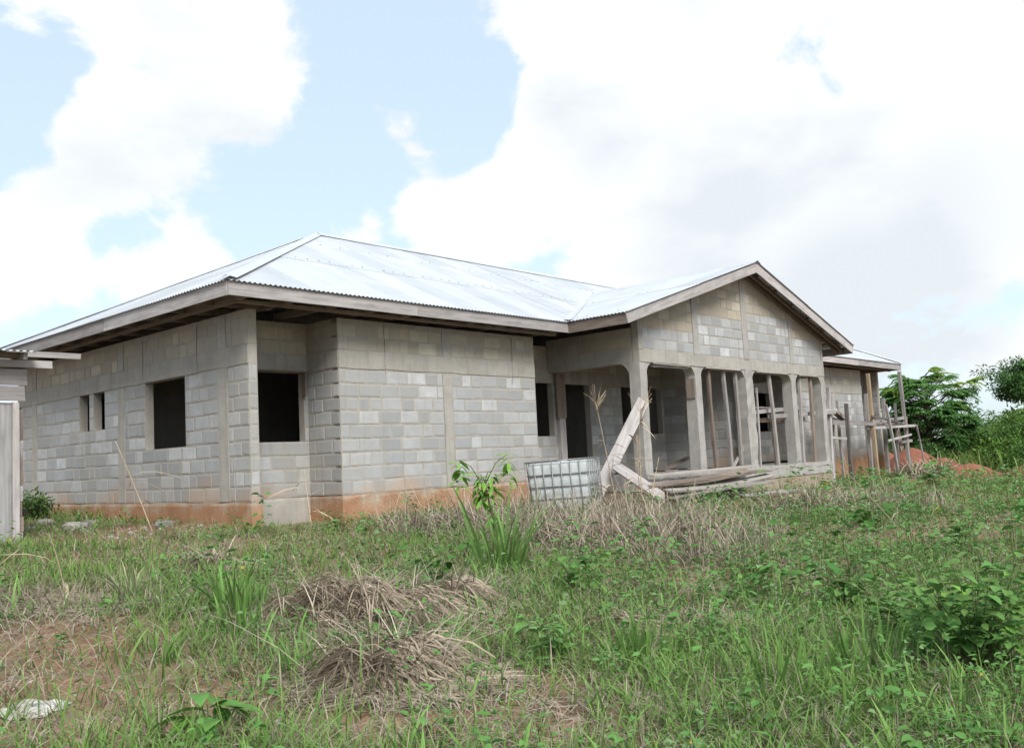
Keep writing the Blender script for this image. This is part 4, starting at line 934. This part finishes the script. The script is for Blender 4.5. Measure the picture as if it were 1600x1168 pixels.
# ------------------------------------------------------------------ trees and bushes on the right
def trunk_vf(base, top, r0, r1, k=7, wob=.06):
    pts = []
    for i in range(k):
        s = i / (k - 1); p = Vector(base).lerp(Vector(top), s); p += Vector((rnd.uniform(-wob, wob), rnd.uniform(-wob, wob), 0)) * (0 if i == 0 else 1); pts.append(p)
    return pts, [r0 + (r1 - r0) * i / (k - 1) for i in range(k)]
def leafball(nb, c, r, n, ln, c0, c1, flat=.8):
    d = rng.normal(0, 1, (n, 3)); d /= np.linalg.norm(d, axis=1, keepdims=True); q = rng.random(n) ** .45
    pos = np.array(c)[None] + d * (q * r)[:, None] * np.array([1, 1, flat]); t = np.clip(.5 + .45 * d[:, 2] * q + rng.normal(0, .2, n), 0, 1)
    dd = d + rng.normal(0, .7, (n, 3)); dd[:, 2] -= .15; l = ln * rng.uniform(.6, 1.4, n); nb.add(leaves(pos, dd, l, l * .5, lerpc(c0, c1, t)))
def frond_tree(x, y, zt, rad, label):
    """rounded crown of leaf rosettes, each a whorl of feathered fronds on its own bough"""
    z = H(x, y); t = thing('tree', (x, y, z), label, 'tree', 'trees on the right'); mb = MB()
    pts, rr = trunk_vf((x, y, z - .1), (x, y, zt - .8), .14, .05); mb.add(*tube_vf(pts, rr, 8)); nb = NB(); hgt = zt - z; cz = z + hgt * .50; rz = hgt * .46
    for k in range(125):
        u = rnd.uniform(-.85, 1.); a = rnd.uniform(0, 6.28); q = math.sqrt(1 - u * u) if abs(u) < 1 else 0; sh = rnd.uniform(.45, 1.) ** .6 * rnd.uniform(.88, 1.1)
        R = rad * q * sh * (1.0 + .25 * (u > .3) * rnd.random()); c = Vector((x + R * math.cos(a), y + R * math.sin(a), cz + rz * u * sh))
        b = Vector((x, y, max(z + .4, c.z - .5 * R - .1))); mb.add(*tube_vf([b, b.lerp(c, .55) + Vector((0, 0, -.05 * R)), c], [.03, .02, .01], 5))
        tt = rnd.random() < .14
        for j in range(9):
            fa = a + rnd.gauss(0, 1.1); L_ = rnd.uniform(.38, .72); nn = 11; up = rnd.uniform(-.1, .75); s_ = np.linspace(.08, 1, nn); qq = np.repeat(s_, 2); sd = np.tile([-1, 1], nn)
            px = c.x + L_ * qq * math.cos(fa); py = c.y + L_ * qq * math.sin(fa); pz = c.z + L_ * (up * qq - .55 * qq * qq); la = fa + sd * 1.0
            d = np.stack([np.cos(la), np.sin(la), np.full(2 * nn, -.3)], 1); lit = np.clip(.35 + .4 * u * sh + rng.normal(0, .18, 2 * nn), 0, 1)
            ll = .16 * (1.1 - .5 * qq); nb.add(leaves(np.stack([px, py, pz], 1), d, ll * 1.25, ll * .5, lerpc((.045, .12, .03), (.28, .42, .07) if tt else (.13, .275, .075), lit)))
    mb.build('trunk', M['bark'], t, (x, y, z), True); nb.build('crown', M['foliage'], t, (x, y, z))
frond_tree(32.6, .72, 3.6, 1.6, 'dense tree with a rounded crown of feathery fronds beyond the scaffold')
def bush(x, y, zt, rad, n, ln, label, c0=(.045, .11, .028), c1=(.14, .27, .06), cat='bush', name='bush', lobes=16, group='bushes on the right'):
    z = H(x, y); t = thing(name, (x, y, z), label, cat, group); mb = MB(); nb = NB(); h = zt - z
    for k in range(lobes):
        a = rnd.uniform(0, 6.28); q = rad * rnd.random() ** .5; s = rnd.uniform(.25, .9) * (1 - .35 * q / rad); c = (x + q * math.cos(a), y + q * math.sin(a), z + h * s * rnd.uniform(.75, 1.12)); dk = rnd.uniform(.6, 1.15)
        mb.add(*tube_vf([(x + .1 * math.cos(a), y + .1 * math.sin(a), z - .05), Vector((x, y, z)).lerp(Vector(c), .5), c], [.05, .03, .012], 5))
        leafball(nb, c, rad * rnd.uniform(.3, .5), n // lobes, ln * rnd.uniform(.8, 1.25), tuple(v * dk for v in c0), tuple(v * dk for v in c1))
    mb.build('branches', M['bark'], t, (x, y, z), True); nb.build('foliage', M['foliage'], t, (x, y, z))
bush(36.4, 4.2, 1.9, 1.6, 2600, .16, 'green bush half hidden behind the scaffold poles')
bush(34.6, -.6, 1.35, 1.5, 2800, .15, 'rounded bush at the right foot of the feathery tree', (.05, .12, .03), (.16, .29, .06))
bush(43.0, 1.2, 2.3, 2.5, 3200, .2, 'grey green bush in the gap between the two trees', (.07, .14, .05), (.17, .28, .09))
bush(38.2, -2.9, 3.0, 2.1, 5200, .17, 'tall bright green bush at the right edge below the spreading tree', (.055, .14, .026), (.18, .33, .055))
bush(36.0, -1.6, 1.9, 1.3, 2600, .15, 'leafy bush in front of the gap between the two trees', (.05, .13, .028), (.17, .31, .06))
bush(35.0, -3.9, 2.0, 1.3, 2600, .15, 'bright rounded bush below the tall one at the right edge', (.055, .14, .026), (.19, .34, .06))
bush(31.2, -2.4, .55, 1.2, 2000, .13, 'low leafy bush behind the red earth mound', (.05, .13, .03), (.17, .30, .06))
bush(30.2, .6, .7, 1.1, 1800, .13, 'low dark bush left behind the red earth mound', (.03, .08, .022), (.09, .17, .045))
bush(33.0, -4.6, .9, 1.3, 2200, .13, 'weedy bush at the right edge beside the red earth', (.055, .14, .03), (.18, .32, .07))
bush(29.6, -3.9, .95, 1.0, 2200, .12, 'dark leafy bush right behind the red earth mound', (.035, .09, .024), (.12, .235, .055))
bush(30.8, -5.7, 1.15, 1.2, 2400, .13, 'bushy scrub cut by the right edge below the tall bush', (.04, .10, .024), (.14, .26, .05))
bush(32.4, -2.9, 1.5, 1.1, 2200, .13, 'mid green scrub between the feathery tree and the right edge', (.045, .115, .03), (.16, .29, .07))
bush(27.2, -4.9, .25, .55, 900, .11, 'small green shrub in front of the red earth mound', (.04, .10, .025), (.12, .22, .05))
bush(1.2, 11.8, 2.9, 1.5, 2400, .13, 'green bush glimpsed between the shed and the far house corner', (.03, .08, .02), (.10, .18, .045), group='bushes on the left')
bush(-.75, 6.2, .45, .5, 1200, .07, 'small green bush at the far foot of the side wall', (.04, .10, .025), (.11, .2, .05), group='bushes on the left')
def spread_tree(x, y, label):
    z = H(x, y); t = thing('tree', (x, y, z), label, 'tree', 'trees on the right'); mb = MB(); nb = NB()
    fork = Vector((x, y, z + 2.6)); pts, rr = trunk_vf((x, y, z - .2), fork, .22, .15); mb.add(*tube_vf(pts, rr, 8))
    for (dx, dz) in ((-3.6, 1.2), (-2.9, 1.9), (-2.0, 2.2), (-1.0, 2.3), (.3, 2.4), (1.5, 2.2), (2.8, 1.6), (-2.6, .9), (-1.2, 1.4)):
        for dy in (-.9, .7):
            e = fork + Vector((CR.x * dx + CF.x * dy, CR.y * dx + CF.y * dy, dz + rnd.uniform(-.2, .2))); m = fork.lerp(e, .5) + Vector((0, 0, .45)); mb.add(*tube_vf([fork, m, e], [.08, .045, .018], 6))
            for k in range(7): leafball(nb, m.lerp(e, .3 + .8 * rnd.random()) + Vector((rnd.uniform(-.5, .5), rnd.uniform(-.5, .5), rnd.uniform(-.25, .3))), rnd.uniform(.35, .7), 130, .17, (.035, .09, .028), (.10, .20, .06), .6)
    mb.build('trunk', M['bark'], t, (x, y, z), True); nb.build('crown', M['foliage'], t, (x, y, z))
spread_tree(49.9, -.75, 'spreading dark tree arching in from the right edge')
def reeds():
    nb = NB(); m = 4200; x = rng.uniform(25.5, 36, m); y = rng.uniform(-9, 3.5, m); k = (y < 1.5) & ~((x < 28.6) & (y > -4)); x, y = x[k], y[k]; m = len(x); t = rng.random(m)
    nb.add(blades(np.stack([x, y, Hn(x, y)], 1), rng.uniform(0, 6.28, m), rng.uniform(.35, 1.15, m), rng.uniform(.02, .045, m), rng.uniform(.05, .4, m), rng.uniform(.1, .9, m), lerpc((.07, .14, .035), (.13, .2, .06), t), lerpc((.16, .30, .06), (.30, .38, .12), t)))
    tag(nb.build('tall_grass', M['foliage']), 'tall rough grass on the far side of the red earth mound', 'tall grass', kind='stuff')
reeds()
def far_wood():
    nb = NB(); mb = MB()
    for k in range(150):
        a = math.radians(-22 + 150 * k / 149 + rnd.uniform(-.5, .5)); R = rnd.uniform(110, 150); x = CAM.x + R * math.cos(a); y = CAM.y + R * math.sin(a); h = rnd.uniform(2.5, 5.0)
        for j in range(3): leafball(nb, (x + rnd.uniform(-3, 3), y + rnd.uniform(-3, 3), -1 + h * rnd.uniform(.3, .9)), rnd.uniform(1.5, 3.2), 110, .75, (.05, .10, .05), (.11, .18, .09), .75)
    tag(nb.build('far_wood', M['foliage']), 'distant belt of trees along the horizon', 'trees', kind='stuff')
far_wood()

# ------------------------------------------------------------------ red earth mound
def mound_mat():
    m, nt, N, L, p = mat_new('red_earth'); p.inputs['Roughness'].default_value = .95; p.inputs['Specular IOR Level'].default_value = .1
    n1 = noise_n(nt, 'Object', 1.2, detail=7, rough=.65, geo=True); n2 = noise_n(nt, 'Object', 7, detail=6, rough=.7, geo=True)
    c = ramp_n(nt, n1.outputs[0], [(.3, (.18, .072, .048)), (.6, (.245, .108, .072)), (.78, (.31, .17, .12))]).outputs[0]
    c = mix_n(nt, mr_n(nt, n2.outputs[0], .4, .7, 0, .5), c, (.17, .065, .042)); L.new(c, p.inputs['Base Color']); bump_n(nt, p, n2.outputs[0], .9, .06); return m
M['red_earth'] = mound_mat()
def mound(x0, x1, y0, y1, peaks, label):
    n = 70; cx, cy = (x0 + x1) / 2, (y0 + y1) / 2; xs = np.linspace(x0, x1, n); ys = np.linspace(y0, y1, n); X, Y = np.meshgrid(xs, ys); Z = np.zeros_like(X)
    for (a, b, r, h) in peaks: Z = np.maximum(Z, h * np.clip(1.15 * np.exp(-((X - a) ** 2 + (Y - b) ** 2) / (r * r)) - .15, 0, None))
    ns = sum(.06 / k * np.sin(2.3 * k * X + 1.7 * k * np.sin(1.3 * k * Y + k)) * np.sin(2.1 * k * Y + k * 1.3 + np.sin(2.2 * k * X)) for k in (1, 2, 3.7, 6.1))
    Z = Hn(X, Y) - .03 + Z * (1 + .5 * ns) + ns * .5 * (Z > .03)
    Z = np.where((X == x0) | (X == x1) | (Y == y0) | (Y == y1), Z - .15, Z)
    i = np.arange(n - 1)[:, None] * n + np.arange(n - 1)[None]; Q = np.stack([i, i + 1, i + n + 1, i + n], -1).reshape(-1, 4)
    o = mesh_obj('earth_mound', np.stack([X.ravel(), Y.ravel(), Z.ravel()], 1).tolist(), Q.tolist(), M['red_earth'], None, (cx, cy, H(cx, cy)), True); tag(o, label, 'earth mound', 'mounds of red earth')
mound(24.8, 29.8, -3.2, 2.2, [(27.2, -.3, 1.1, .85), (26.8, -1.4, .9, .55), (27.8, .9, 1., .8), (27.2, -2.3, .8, .42)], 'larger mound of bare red earth behind the scaffold')
mound(25.2, 29, -6.2, -3.0, [(27.0, -4.0, .7, .38), (26.6, -4.7, .7, .30)], 'small low mound of red earth near the right edge')

# ------------------------------------------------------------------ shed on the left
def shed():
    t = thing('wooden_shed', (-4.0, 1.4, H(-3, 1.4)), 'weathered plank shed with corrugated roof at the left edge', 'shed')
    y0 = 1.4; zb = H(-2.9, 1.4) - .1
    x = -2.775
    def pane(a, b, mat, z1=1.53, dy=0.): board('wall_board', ((a + b) / 2, y0 + dy, zb), ((a + b) / 2, y0 + dy, z1), .022, b - a - .004, M[mat], t, (1, 0, 0), rough=.003)
    pane(-3.40, -2.78, 'wood_grey', dy=.01)
    for k in range(9): pane(-3.40 - .28 * (k + 1), -3.40 - .28 * k, 'wood')
    board('corner_post', (-2.735, y0 - .012, zb), (-2.735, y0 - .012, 1.53), .06, .085, M['wood'], t, (1, 0, 0))
    for k in range(9):   # ends of the side slabs
        z = zb + .04 + .205 * k; board('side_slab', (-2.665 + rnd.uniform(-.014, .014), y0 + .0, z + .10), (-2.665 + rnd.uniform(-.014, .014), y0 + 2.6, z + .10 + rnd.uniform(-.03, .03)), .05, .20, M['wood_brown' if k % 3 else 'wood'], t)
    board('trim_board', (-5.9, y0 - .03, 1.64), (-2.62, y0 - .03, 1.655), .028, .205, M['wood'], t); board('trim_board', (-5.9, y0 - .035, 1.86), (-2.60, y0 - .035, 1.875), .028, .22, M['wood'], t)
    board('roof_beam', (-5.9, y0 - .08, 2.04), (-2.285, y0 - .08, 2.055), .06, .10, M['wood'], t)
    board('roof_beam', (-5.9, 2.2, 2.31), (-1.52, 2.2, 2.31), .06, .085, M['wood'], t)
    board('roof_beam', (-5.9, y0 - .2, 2.135), (-2.66, y0 - .2, 2.16), .05, .07, M['wood_brown'], t)
    for xx in (-2.72, -3.6, -4.5): board('rafter', (xx, y0 - .35, 2.13), (xx, 4.2, 2.55), .05, .09, M['wood'], t)
    for k in range(4):
        V = []; Fc = []; a = -5.9 + .82 * k; n = 40
        for i in range(n + 1):
            xx = a + .86 * i / n; zz = .011 * math.cos(2 * math.pi * xx / .085) + .004 * k
            if xx > -2.56: break
            V += [(xx, y0 - .42, 2.175 + zz), (xx, 4.3, 2.62 + zz)]
        for i in range(len(V) // 2 - 1): o = 2 * i; Fc.append((o, o + 2, o + 3, o + 1))
        mesh_obj('roof_sheet', V, Fc, M['metal'], t, V[0], True)
    box('back_wall', -5.9, -2.7, 4.0, 4.05, zb, 2.4, M['wood_dark'], t)
M['wood_grey'] = wood_mat('silver_grey_board', (.20, .195, .195), (.26, .255, .255), (.32, .31, .31))
shed()

# ------------------------------------------------------------------ caged liquid tank
def tote():
    base = Vector((5.49, -1.47, -.64)); t = thing('caged_tank', base, 'white plastic liquid tank in a bent metal cage beside the porch', 'tank')
    ux = Vector((.43, -.90, 0)).normalized(); uy = Vector((-ux.y, ux.x, 0)); tilt = Matrix.Rotation(math.radians(-2.2), 3, uy)
    hw, hd, hh = .575, .48, 1.02
    def P(x, y, z):
        x2 = x + .07 * (1 - z / hh) * max(0, -x / hw) ** 1.2; v = ux * x2 + uy * y + Vector((0, 0, z)); return base + tilt @ v
    m, nt, N, L, p = mat_new('white_plastic'); p.inputs['Base Color'].default_value = (.62, .64, .62, 1); p.inputs['Roughness'].default_value = .45; p.inputs['Subsurface Weight'].default_value = .15; p.inputs['Subsurface Radius'].default_value = (.1, .1, .1)
    n1 = noise_n(nt, 'Object', 2.5, detail=5); L.new(ramp_n(nt, n1.outputs[0], [(.35, (.33, .36, .355)), (.65, (.45, .48, .485))]).outputs[0], p.inputs['Base Color'])
    g, nt2, N2, L2, p2 = mat_new('galvanised_tube'); p2.inputs['Metallic'].default_value = .75; p2.inputs['Roughness'].default_value = .5; p2.inputs['Base Color'].default_value = (.22, .22, .22, 1)
    # tank: rounded box with ribs
    V = []; Fc = []; nz, na = 20, 40
    for i in range(nz + 1):
        s = i / nz; z = .12 + (hh - .14) * s; f = 1 - .10 * max(0, (s - .9) / .1) ** 2 - .05 * max(0, (.06 - s) / .06); rib = .004 * math.cos(s * 2 * math.pi * 5)
        for k in range(na):
            a = 2 * math.pi * k / na; ca, sa = math.cos(a), math.sin(a); e = .12; X = math.copysign(abs(ca) ** e, ca) * (hw - .018 + rib) * f; Y = math.copysign(abs(sa) ** e, sa) * (hd - .018 + rib) * f
            sag = -.05 * math.exp(-((X + .1) / .12) ** 2) if s > .9 else 0
            V.append(P(X, Y, z + sag))
    for i in range(nz):
        for k in range(na): a = i * na + k; b = i * na + (k + 1) % na; Fc.append((a, b, b + na, a + na))
    Fc.append(tuple(range(nz * na, nz * na + na))); tk = mesh_obj('tank', V, Fc, m, t, base, True)
    V, Fc = tube_vf([P(0, 0, hh - .06), P(0, 0, hh + .0)], .09, 16); mesh_obj('lid', V, Fc, m, tk, P(0, 0, hh))
    for z in (.16, .36, .57, .78, hh):
        pts = [P(x, y, z) for x, y in ((-hw, -hd), (0, -hd), (hw, -hd), (hw, 0), (hw, hd), (0, hd), (-hw, hd), (-hw, 0), (-hw, -hd))]; V, Fc = tube_vf(pts, .011, 6); mesh_obj('cage_rail', V, Fc, g, t, pts[0], True)
    for k in range(8):
        x = -hw + 2 * hw * k / 7
        for y in (-hd - .012, hd + .012): V, Fc = tube_vf([P(x, y, .1), P(x, y, .5), P(x, y, hh)], .009, 6); mesh_obj('cage_bar', V, Fc, g, t, P(x, y, .1), True)
    for k in range(1, 6):
        y = -hd + 2 * hd * k / 6
        for x in (-hw - .012, hw + .012): V, Fc = tube_vf([P(x, y, .1), P(x, y, .5), P(x, y, hh)], .009, 6); mesh_obj('cage_bar', V, Fc, g, t, P(x, y, .1), True)
    for y in (-.4, 0, .4):
        V, Fc = box_vf(-hw, hw, y - .06, y + .06, 0, .1); mesh_obj('pallet_runner', [P(*v) for v in V], Fc, M['wood_brown'], t, P(0, y, 0))
tote()

# ------------------------------------------------------------------ loose timber
def plank(p0, p1, w, t, mat, label, up=(0, 0, 1), bow=0., group='loose planks'):
    o = board('plank', p0, p1, w, t, M[mat], None, up, bow, .004, 6); return tag(o, label, 'plank', group)
plank((7.86, -1.66, 1.47), (6.30, -1.40, -.50), .25, .03, 'wood', 'wide grey plank leaning up against the corner porch column', (-.45, -.85, .2))
plank((6.62, -1.72, .26), (7.62, -2.15, -.44), .28, .03, 'wood', 'wide plank sloping down to the grass right of the leaning plank', (-.25, -.75, .6))
zs = H(9.5, -1.95)
ST = [(7.75, 11.9, -1.83, .02, .27, 'wood_pale', 'topmost pale plank of the stack beside the porch'), (7.3, 11.2, -1.98, -.055, .25, 'wood_brown', 'second plank from the top of the stack beside the porch'),
      (7.2, 11.6, -1.80, -.105, .26, 'wood', 'third plank down in the stack beside the porch'), (7.6, 12.2, -2.06, -.17, .24, 'wood_brown', 'fourth plank down in the stack, sticking out to the right'),
      (7.4, 11.0, -1.86, -.225, .26, 'wood_brown', 'brown plank in the middle of the stack beside the porch'), (7.8, 12.25, -2.12, -.28, .26, 'wood_pale', 'pale slanting plank low in the stack beside the porch'),
      (7.5, 11.4, -1.92, -.345, .25, 'wood', 'grey plank near the bottom of the stack beside the porch'), (7.9, 11.9, -2.22, -.41, .26, 'wood_pale', 'front bottom plank of the stack, half in the grass'),
      (7.35, 11.2, -1.85, -.47, .28, 'wood_brown', 'lowest brown plank of the stack beside the porch')]
for i, (a, b, y, z, w, mt, lb) in enumerate(ST):
    plank((a, y + rnd.uniform(-.02, .14), z - .03 - .09 * (i in (1, 4, 6))), (b, y - rnd.uniform(-.08, .10), z + .07 * (i in (3, 5, 7))), w * rnd.uniform(.75, 1.05), rnd.uniform(.026, .045), mt, lb, (rnd.uniform(-.05, .05), (-.1, -.28, 0, -.22, .05, -.3, -.1, -.25, 0)[i], 1), (0, -.07, -.03, .02, 0, -.06, 0, .02, 0)[i])
plank((10.2, -2.45, -.56), (13.2, -2.3, -.60), .16, .03, 'wood', 'narrow plank lying in the grass in front of the stack', (0, -.2, 1))
plank((10.0, -.6, .02), (10.75, -.9, .30), .28, .03, 'wood_brown', 'short brown board propped on the porch floor')
plank((10.7, -1.0, .02), (11.2, -.75, .03), .3, .03, 'wood', 'short grey board lying flat on the porch floor')
plank((9.6, -1.1, .01), (10.2, -.8, .02), .24, .03, 'wood', 'short board lying left of the propped board in the porch')
def prop(x0, z0, x1, label, y=-1.45, mat='wood', w=.09, t=.06, z1=2.235):
    o = board('wooden_prop', (x0, y, z0), (x1, y, z1), w, t, M[mat], None, (0, 1, 0), rnd.uniform(-.02, .02), .005, 6); tag(o, label, 'prop', 'wooden props under the porch arches')
prop(10.94, -.03, 10.86, 'left prop of three in the second porch arch, brown at its foot', mat='wood_brown')
prop(11.64, -.03, 11.53, 'middle prop of three in the second porch arch')
prop(12.11, -.03, 12.09, 'right prop of three in the second porch arch', mat='wood_pale')
prop(11.80, 0., 12.50, 'short slanting brace in the second porch arch', -1.38, 'wood_pale', .06, .04, .52)
prop(13.35, -.03, 13.42, 'thin upright stick beside the thick rough porch column', -1.30, 'wood', .05, .04, 1.9)
prop(14.5, -.03, 14.42, 'thin dark upright behind the single prop in the third porch arch', -1.15, 'wood_brown', .06, .05, 1.35)
prop(15.85, -.03, 15.93, 'thin upright between the two props of the last porch arch', -1.2, 'wood', .06, .05, 1.8)
prop(14.0, -.03, 13.82, 'single prop standing in the third porch arch', mat='wood_pale')
prop(15.46, -.03, 15.57, 'left prop of two in the last porch arch')
prop(16.16, -.03, 16.24, 'right prop of two in the last porch arch', mat='wood_brown', w=.12)
plank((13.3, -1.22, 1.30), (16.0, -1.22, 1.44), .12, .10, 'wood', 'thick board laid across the third porch arch at mid height', group='scaffold boards in the porch')
plank((13.9, -1.34, 1.19), (18.1, -1.30, 1.33), .05, .10, 'wood', 'long rail crossing the last two porch arches', group='scaffold boards in the porch')
plank((13.2, -1.0, 1.43), (15.2, -.75, 1.46), .25, .03, 'wood_pale', 'thin board lying on the rail in the third porch arch', group='scaffold boards in the porch')
plank((13.4, -.6, 1.12), (17.6, -.6, 1.18), .05, .12, 'wood_brown', 'brown rail behind the last two porch arches', group='scaffold boards in the porch')
plank((16.0, -.95, 1.30), (17.8, -.95, 1.34), .28, .04, 'wood', 'board spanning the last porch arch', group='scaffold boards in the porch')

# ------------------------------------------------------------------ scaffold at the right end
def scaffold():
    t = thing('scaffold', (21.5, -.9, H(21.5, -.9)), 'rough timber scaffold of poles and rails at the right end of the house', 'scaffold')
    def pole(a, b, w, mat, name='pole'): board(name, a, b, w, w * .7, M[mat], t, (0, 1, 0), rnd.uniform(-.03, .03), .006, 6)
    def g(p): return (p[0], p[1], H(p[0], p[1]) - .05)
    for (b, tp, w, mat) in (((17.8, -1.2), (17.99, -1.2, 2.03), .13, 'wood'), ((19.28, -.6), (19.61, -.6, 1.84), .10, 'wood'), ((19.19, -1.2), (19.19, -1.2, 1.59), .12, 'wood_grey2'), ((22.07, -.7), (22.12, -.7, 1.98), .13, 'wood'),
                            ((21.51, -1.1), (21.35, -1.1, 2.57), .13, 'wood_tan'), ((24.62, -.3), (24.72, -.3, 1.91), .13, 'wood'), ((23.26, -1.1), (22.66, -1.1, 1.6), .10, 'wood'), ((25.2, -.8), (25.05, -.8, 2.81), .13, 'wood'), ((25.9, -.6), (25.95, -.6, 1.25), .05, 'wood_tan'), ((18.5, -.9), (18.42, -.9, 1.7), .08, 'wood_grey2'), ((20.3, -.5), (20.25, -.5, 1.75), .09, 'wood'), ((23.9, -.9), (24.1, -.9, 1.7), .08, 'wood_grey2'), ((22.6, -.5), (22.9, -.5, 2.2), .07, 'wood'), ((26.2, -1.0), (25.7, -1.0, .95), .06, 'wood')):
        pole(g(b), tp, w, mat)
    for (a, b, w, mat) in (((22.0, -.8, 1.05), (25.2, -.8, 1.21), .10, 'wood'), ((21.1, -1.0, .86), (25.8, -.95, .93), .08, 'wood'), ((24.6, -.8, .38), (25.7, -.8, .41), .09, 'wood'), ((18.3, -1.1, 1.04), (21.6, -1.1, .98), .11, 'wood'), ((17.2, -1.3, 1.36), (18.2, -1.3, 1.39), .08, 'wood'), ((21.2, -1.16, 1.22), (24.3, -.98, 1.02), .06, 'wood_grey2'), ((22.5, -1.15, .45), (25.4, -.9, .62), .06, 'wood'), ((17.9, -1.15, .62), (19.4, -1.15, .55), .07, 'wood')):
        pole(a, b, w, mat, 'rail')
    for (a, b, w) in (((18.5, -.85, 1.12), (21.0, -.85, 1.06), .28), ((21.2, -.8, .99), (23.5, -.75, .95), .25), ((23.2, -.75, .99), (25.3, -.7, 1.02), .25)): board('deck_board', a, b, w, .04, M['wood_dark'], t)
    board('board', (24.56, -.72, .87), (24.9, -.72, .12), .32, .04, M['wood_brown'], t, (0, 1, 0))
M['wood_grey2'] = wood_mat('dark_grey_pole', (.10, .09, .085), (.15, .135, .125), (.20, .18, .17)); M['wood_tan'] = wood_mat('tan_pole', (.24, .18, .115), (.33, .255, .17), (.40, .32, .23))
scaffold()
o = board('plank', (18.85, -.95, 1.40), (20.1, -.80, 1.09), .16, .10, M['wood_dark'], None); tag(o, 'dark beam lying aslant on the scaffold deck', 'beam')
o = board('plank', (18.7, -.70, 1.24), (19.9, -.62, 1.10), .2, .06, M['wood'], None); tag(o, 'grey board end resting on the scaffold deck', 'plank')

# ------------------------------------------------------------------ rubbish and rubble on the left
def rag(x, y, rx, ry, label):
    n = 26; V = []; Fc = []; m, nt, N, L, p = mat_new('white_plastic_sheet'); p.inputs['Roughness'].default_value = .4
    nz = noise_n(nt, 'Object', 9, detail=4); L.new(ramp_n(nt, nz.outputs[0], [(.4, (.36, .345, .31)), (.6, (.58, .57, .55))]).outputs[0], p.inputs['Base Color'])
    for i in range(n + 1):
        for j in range(n + 1):
            u = i / n * 2 - 1; v = j / n * 2 - 1; a = math.atan2(v, u); q = max(abs(u), abs(v)); k = 1 + .18 * math.sin(3 * a + x) + .1 * math.sin(7 * a)
            X = x + q * rx * math.cos(a) * k; Y = y + q * ry * math.sin(a) * k
            z = .03 + .05 * (1 - q) + .030 * math.sin(9 * u + 3 * math.sin(5 * v)) * math.sin(8 * v + 2 * u) + .014 * abs(math.sin(17 * u - 6 * v + 2 * math.sin(9 * v)))
            V.append((X, Y, H(X, Y) + max(.006, .6 * z * (1.05 - .75 * q ** 3))))
    for i in range(n):
        for j in range(n): a = i * (n + 1) + j; Fc.append((a, a + n + 1, a + n + 2, a + 1))
    o = mesh_obj('plastic_sheet', V, Fc, m, None, (x, y, H(x, y)), True); tag(o, label, 'plastic sheet', 'torn plastic on the ground')
rag(-5.57, -6.82, .17, .13, 'crumpled white plastic sheet on the bare earth at the left')
rag(-5.84, -6.62, .10, .08, 'smaller scrap of white plastic cut off by the left edge')
def rubble(x, y, s, mat, label):
    me = bpy.data.meshes.new('rubble'); bm = bmesh.new(); bmesh.ops.create_icosphere(bm, subdivisions=2, radius=1)
    for v in bm.verts:
        c = v.co; k = 1 / max(abs(c.x), abs(c.y), abs(c.z)); v.co = c * (1 + .55 * (k - 1)) * rnd.uniform(.88, 1.08); v.co.x *= s; v.co.y *= s * .7; v.co.z *= s * .5
    bm.to_mesh(me); bm.free(); o = link('rubble', me, M[mat], None, Matrix.Translation((x, y, H(x, y) + s * .3)) @ Matrix.Rotation(rnd.uniform(0, 3), 4, 'Z')); tag(o, label, 'rubble', 'rubble by the side wall')
rubble(-1.55, 2.35, .20, 'concrete', 'broken concrete lump in the grass near the shed'); rubble(-.95, 3.3, .15, 'inner', 'dark stone lump close to the side wall under the small windows'); rubble(-.55, 1.55, .14, 'inner', 'dark stone lump below the large side window')
rubble(-1.9, 3.1, .13, 'pale_concrete', 'pale concrete chip right of the shed corner'); rubble(-1.2, 4.4, .14, 'concrete', 'farthest rubble lump beside the small bush')
gm = MB()
def chips(n, xr, yr, s0, s1):
    for k in range(n):
        x, y = rnd.uniform(*xr), rnd.uniform(*yr); s = rnd.uniform(s0, s1); bm = bmesh.new(); bmesh.ops.create_icosphere(bm, subdivisions=1, radius=s)
        for v in bm.verts: v.co *= rnd.uniform(.7, 1.2); v.co.z *= .55
        gm.add([v.co + Vector((x, y, H(x, y) + s * .2)) for v in bm.verts], [tuple(v.index for v in f.verts) for f in bm.faces]); bm.free()
chips(70, (-2.4, -.2), (.2, 6), .02, .06); chips(40, (-5.8, -3.4), (-8.8, -4.6), .008, .022); chips(30, (4.5, 9), (-9, -7), .02, .05)
tag(gm.build('gravel', M['pale_concrete']), 'stone chips and pebbles strewn on the bare earth', 'gravel', kind='stuff')
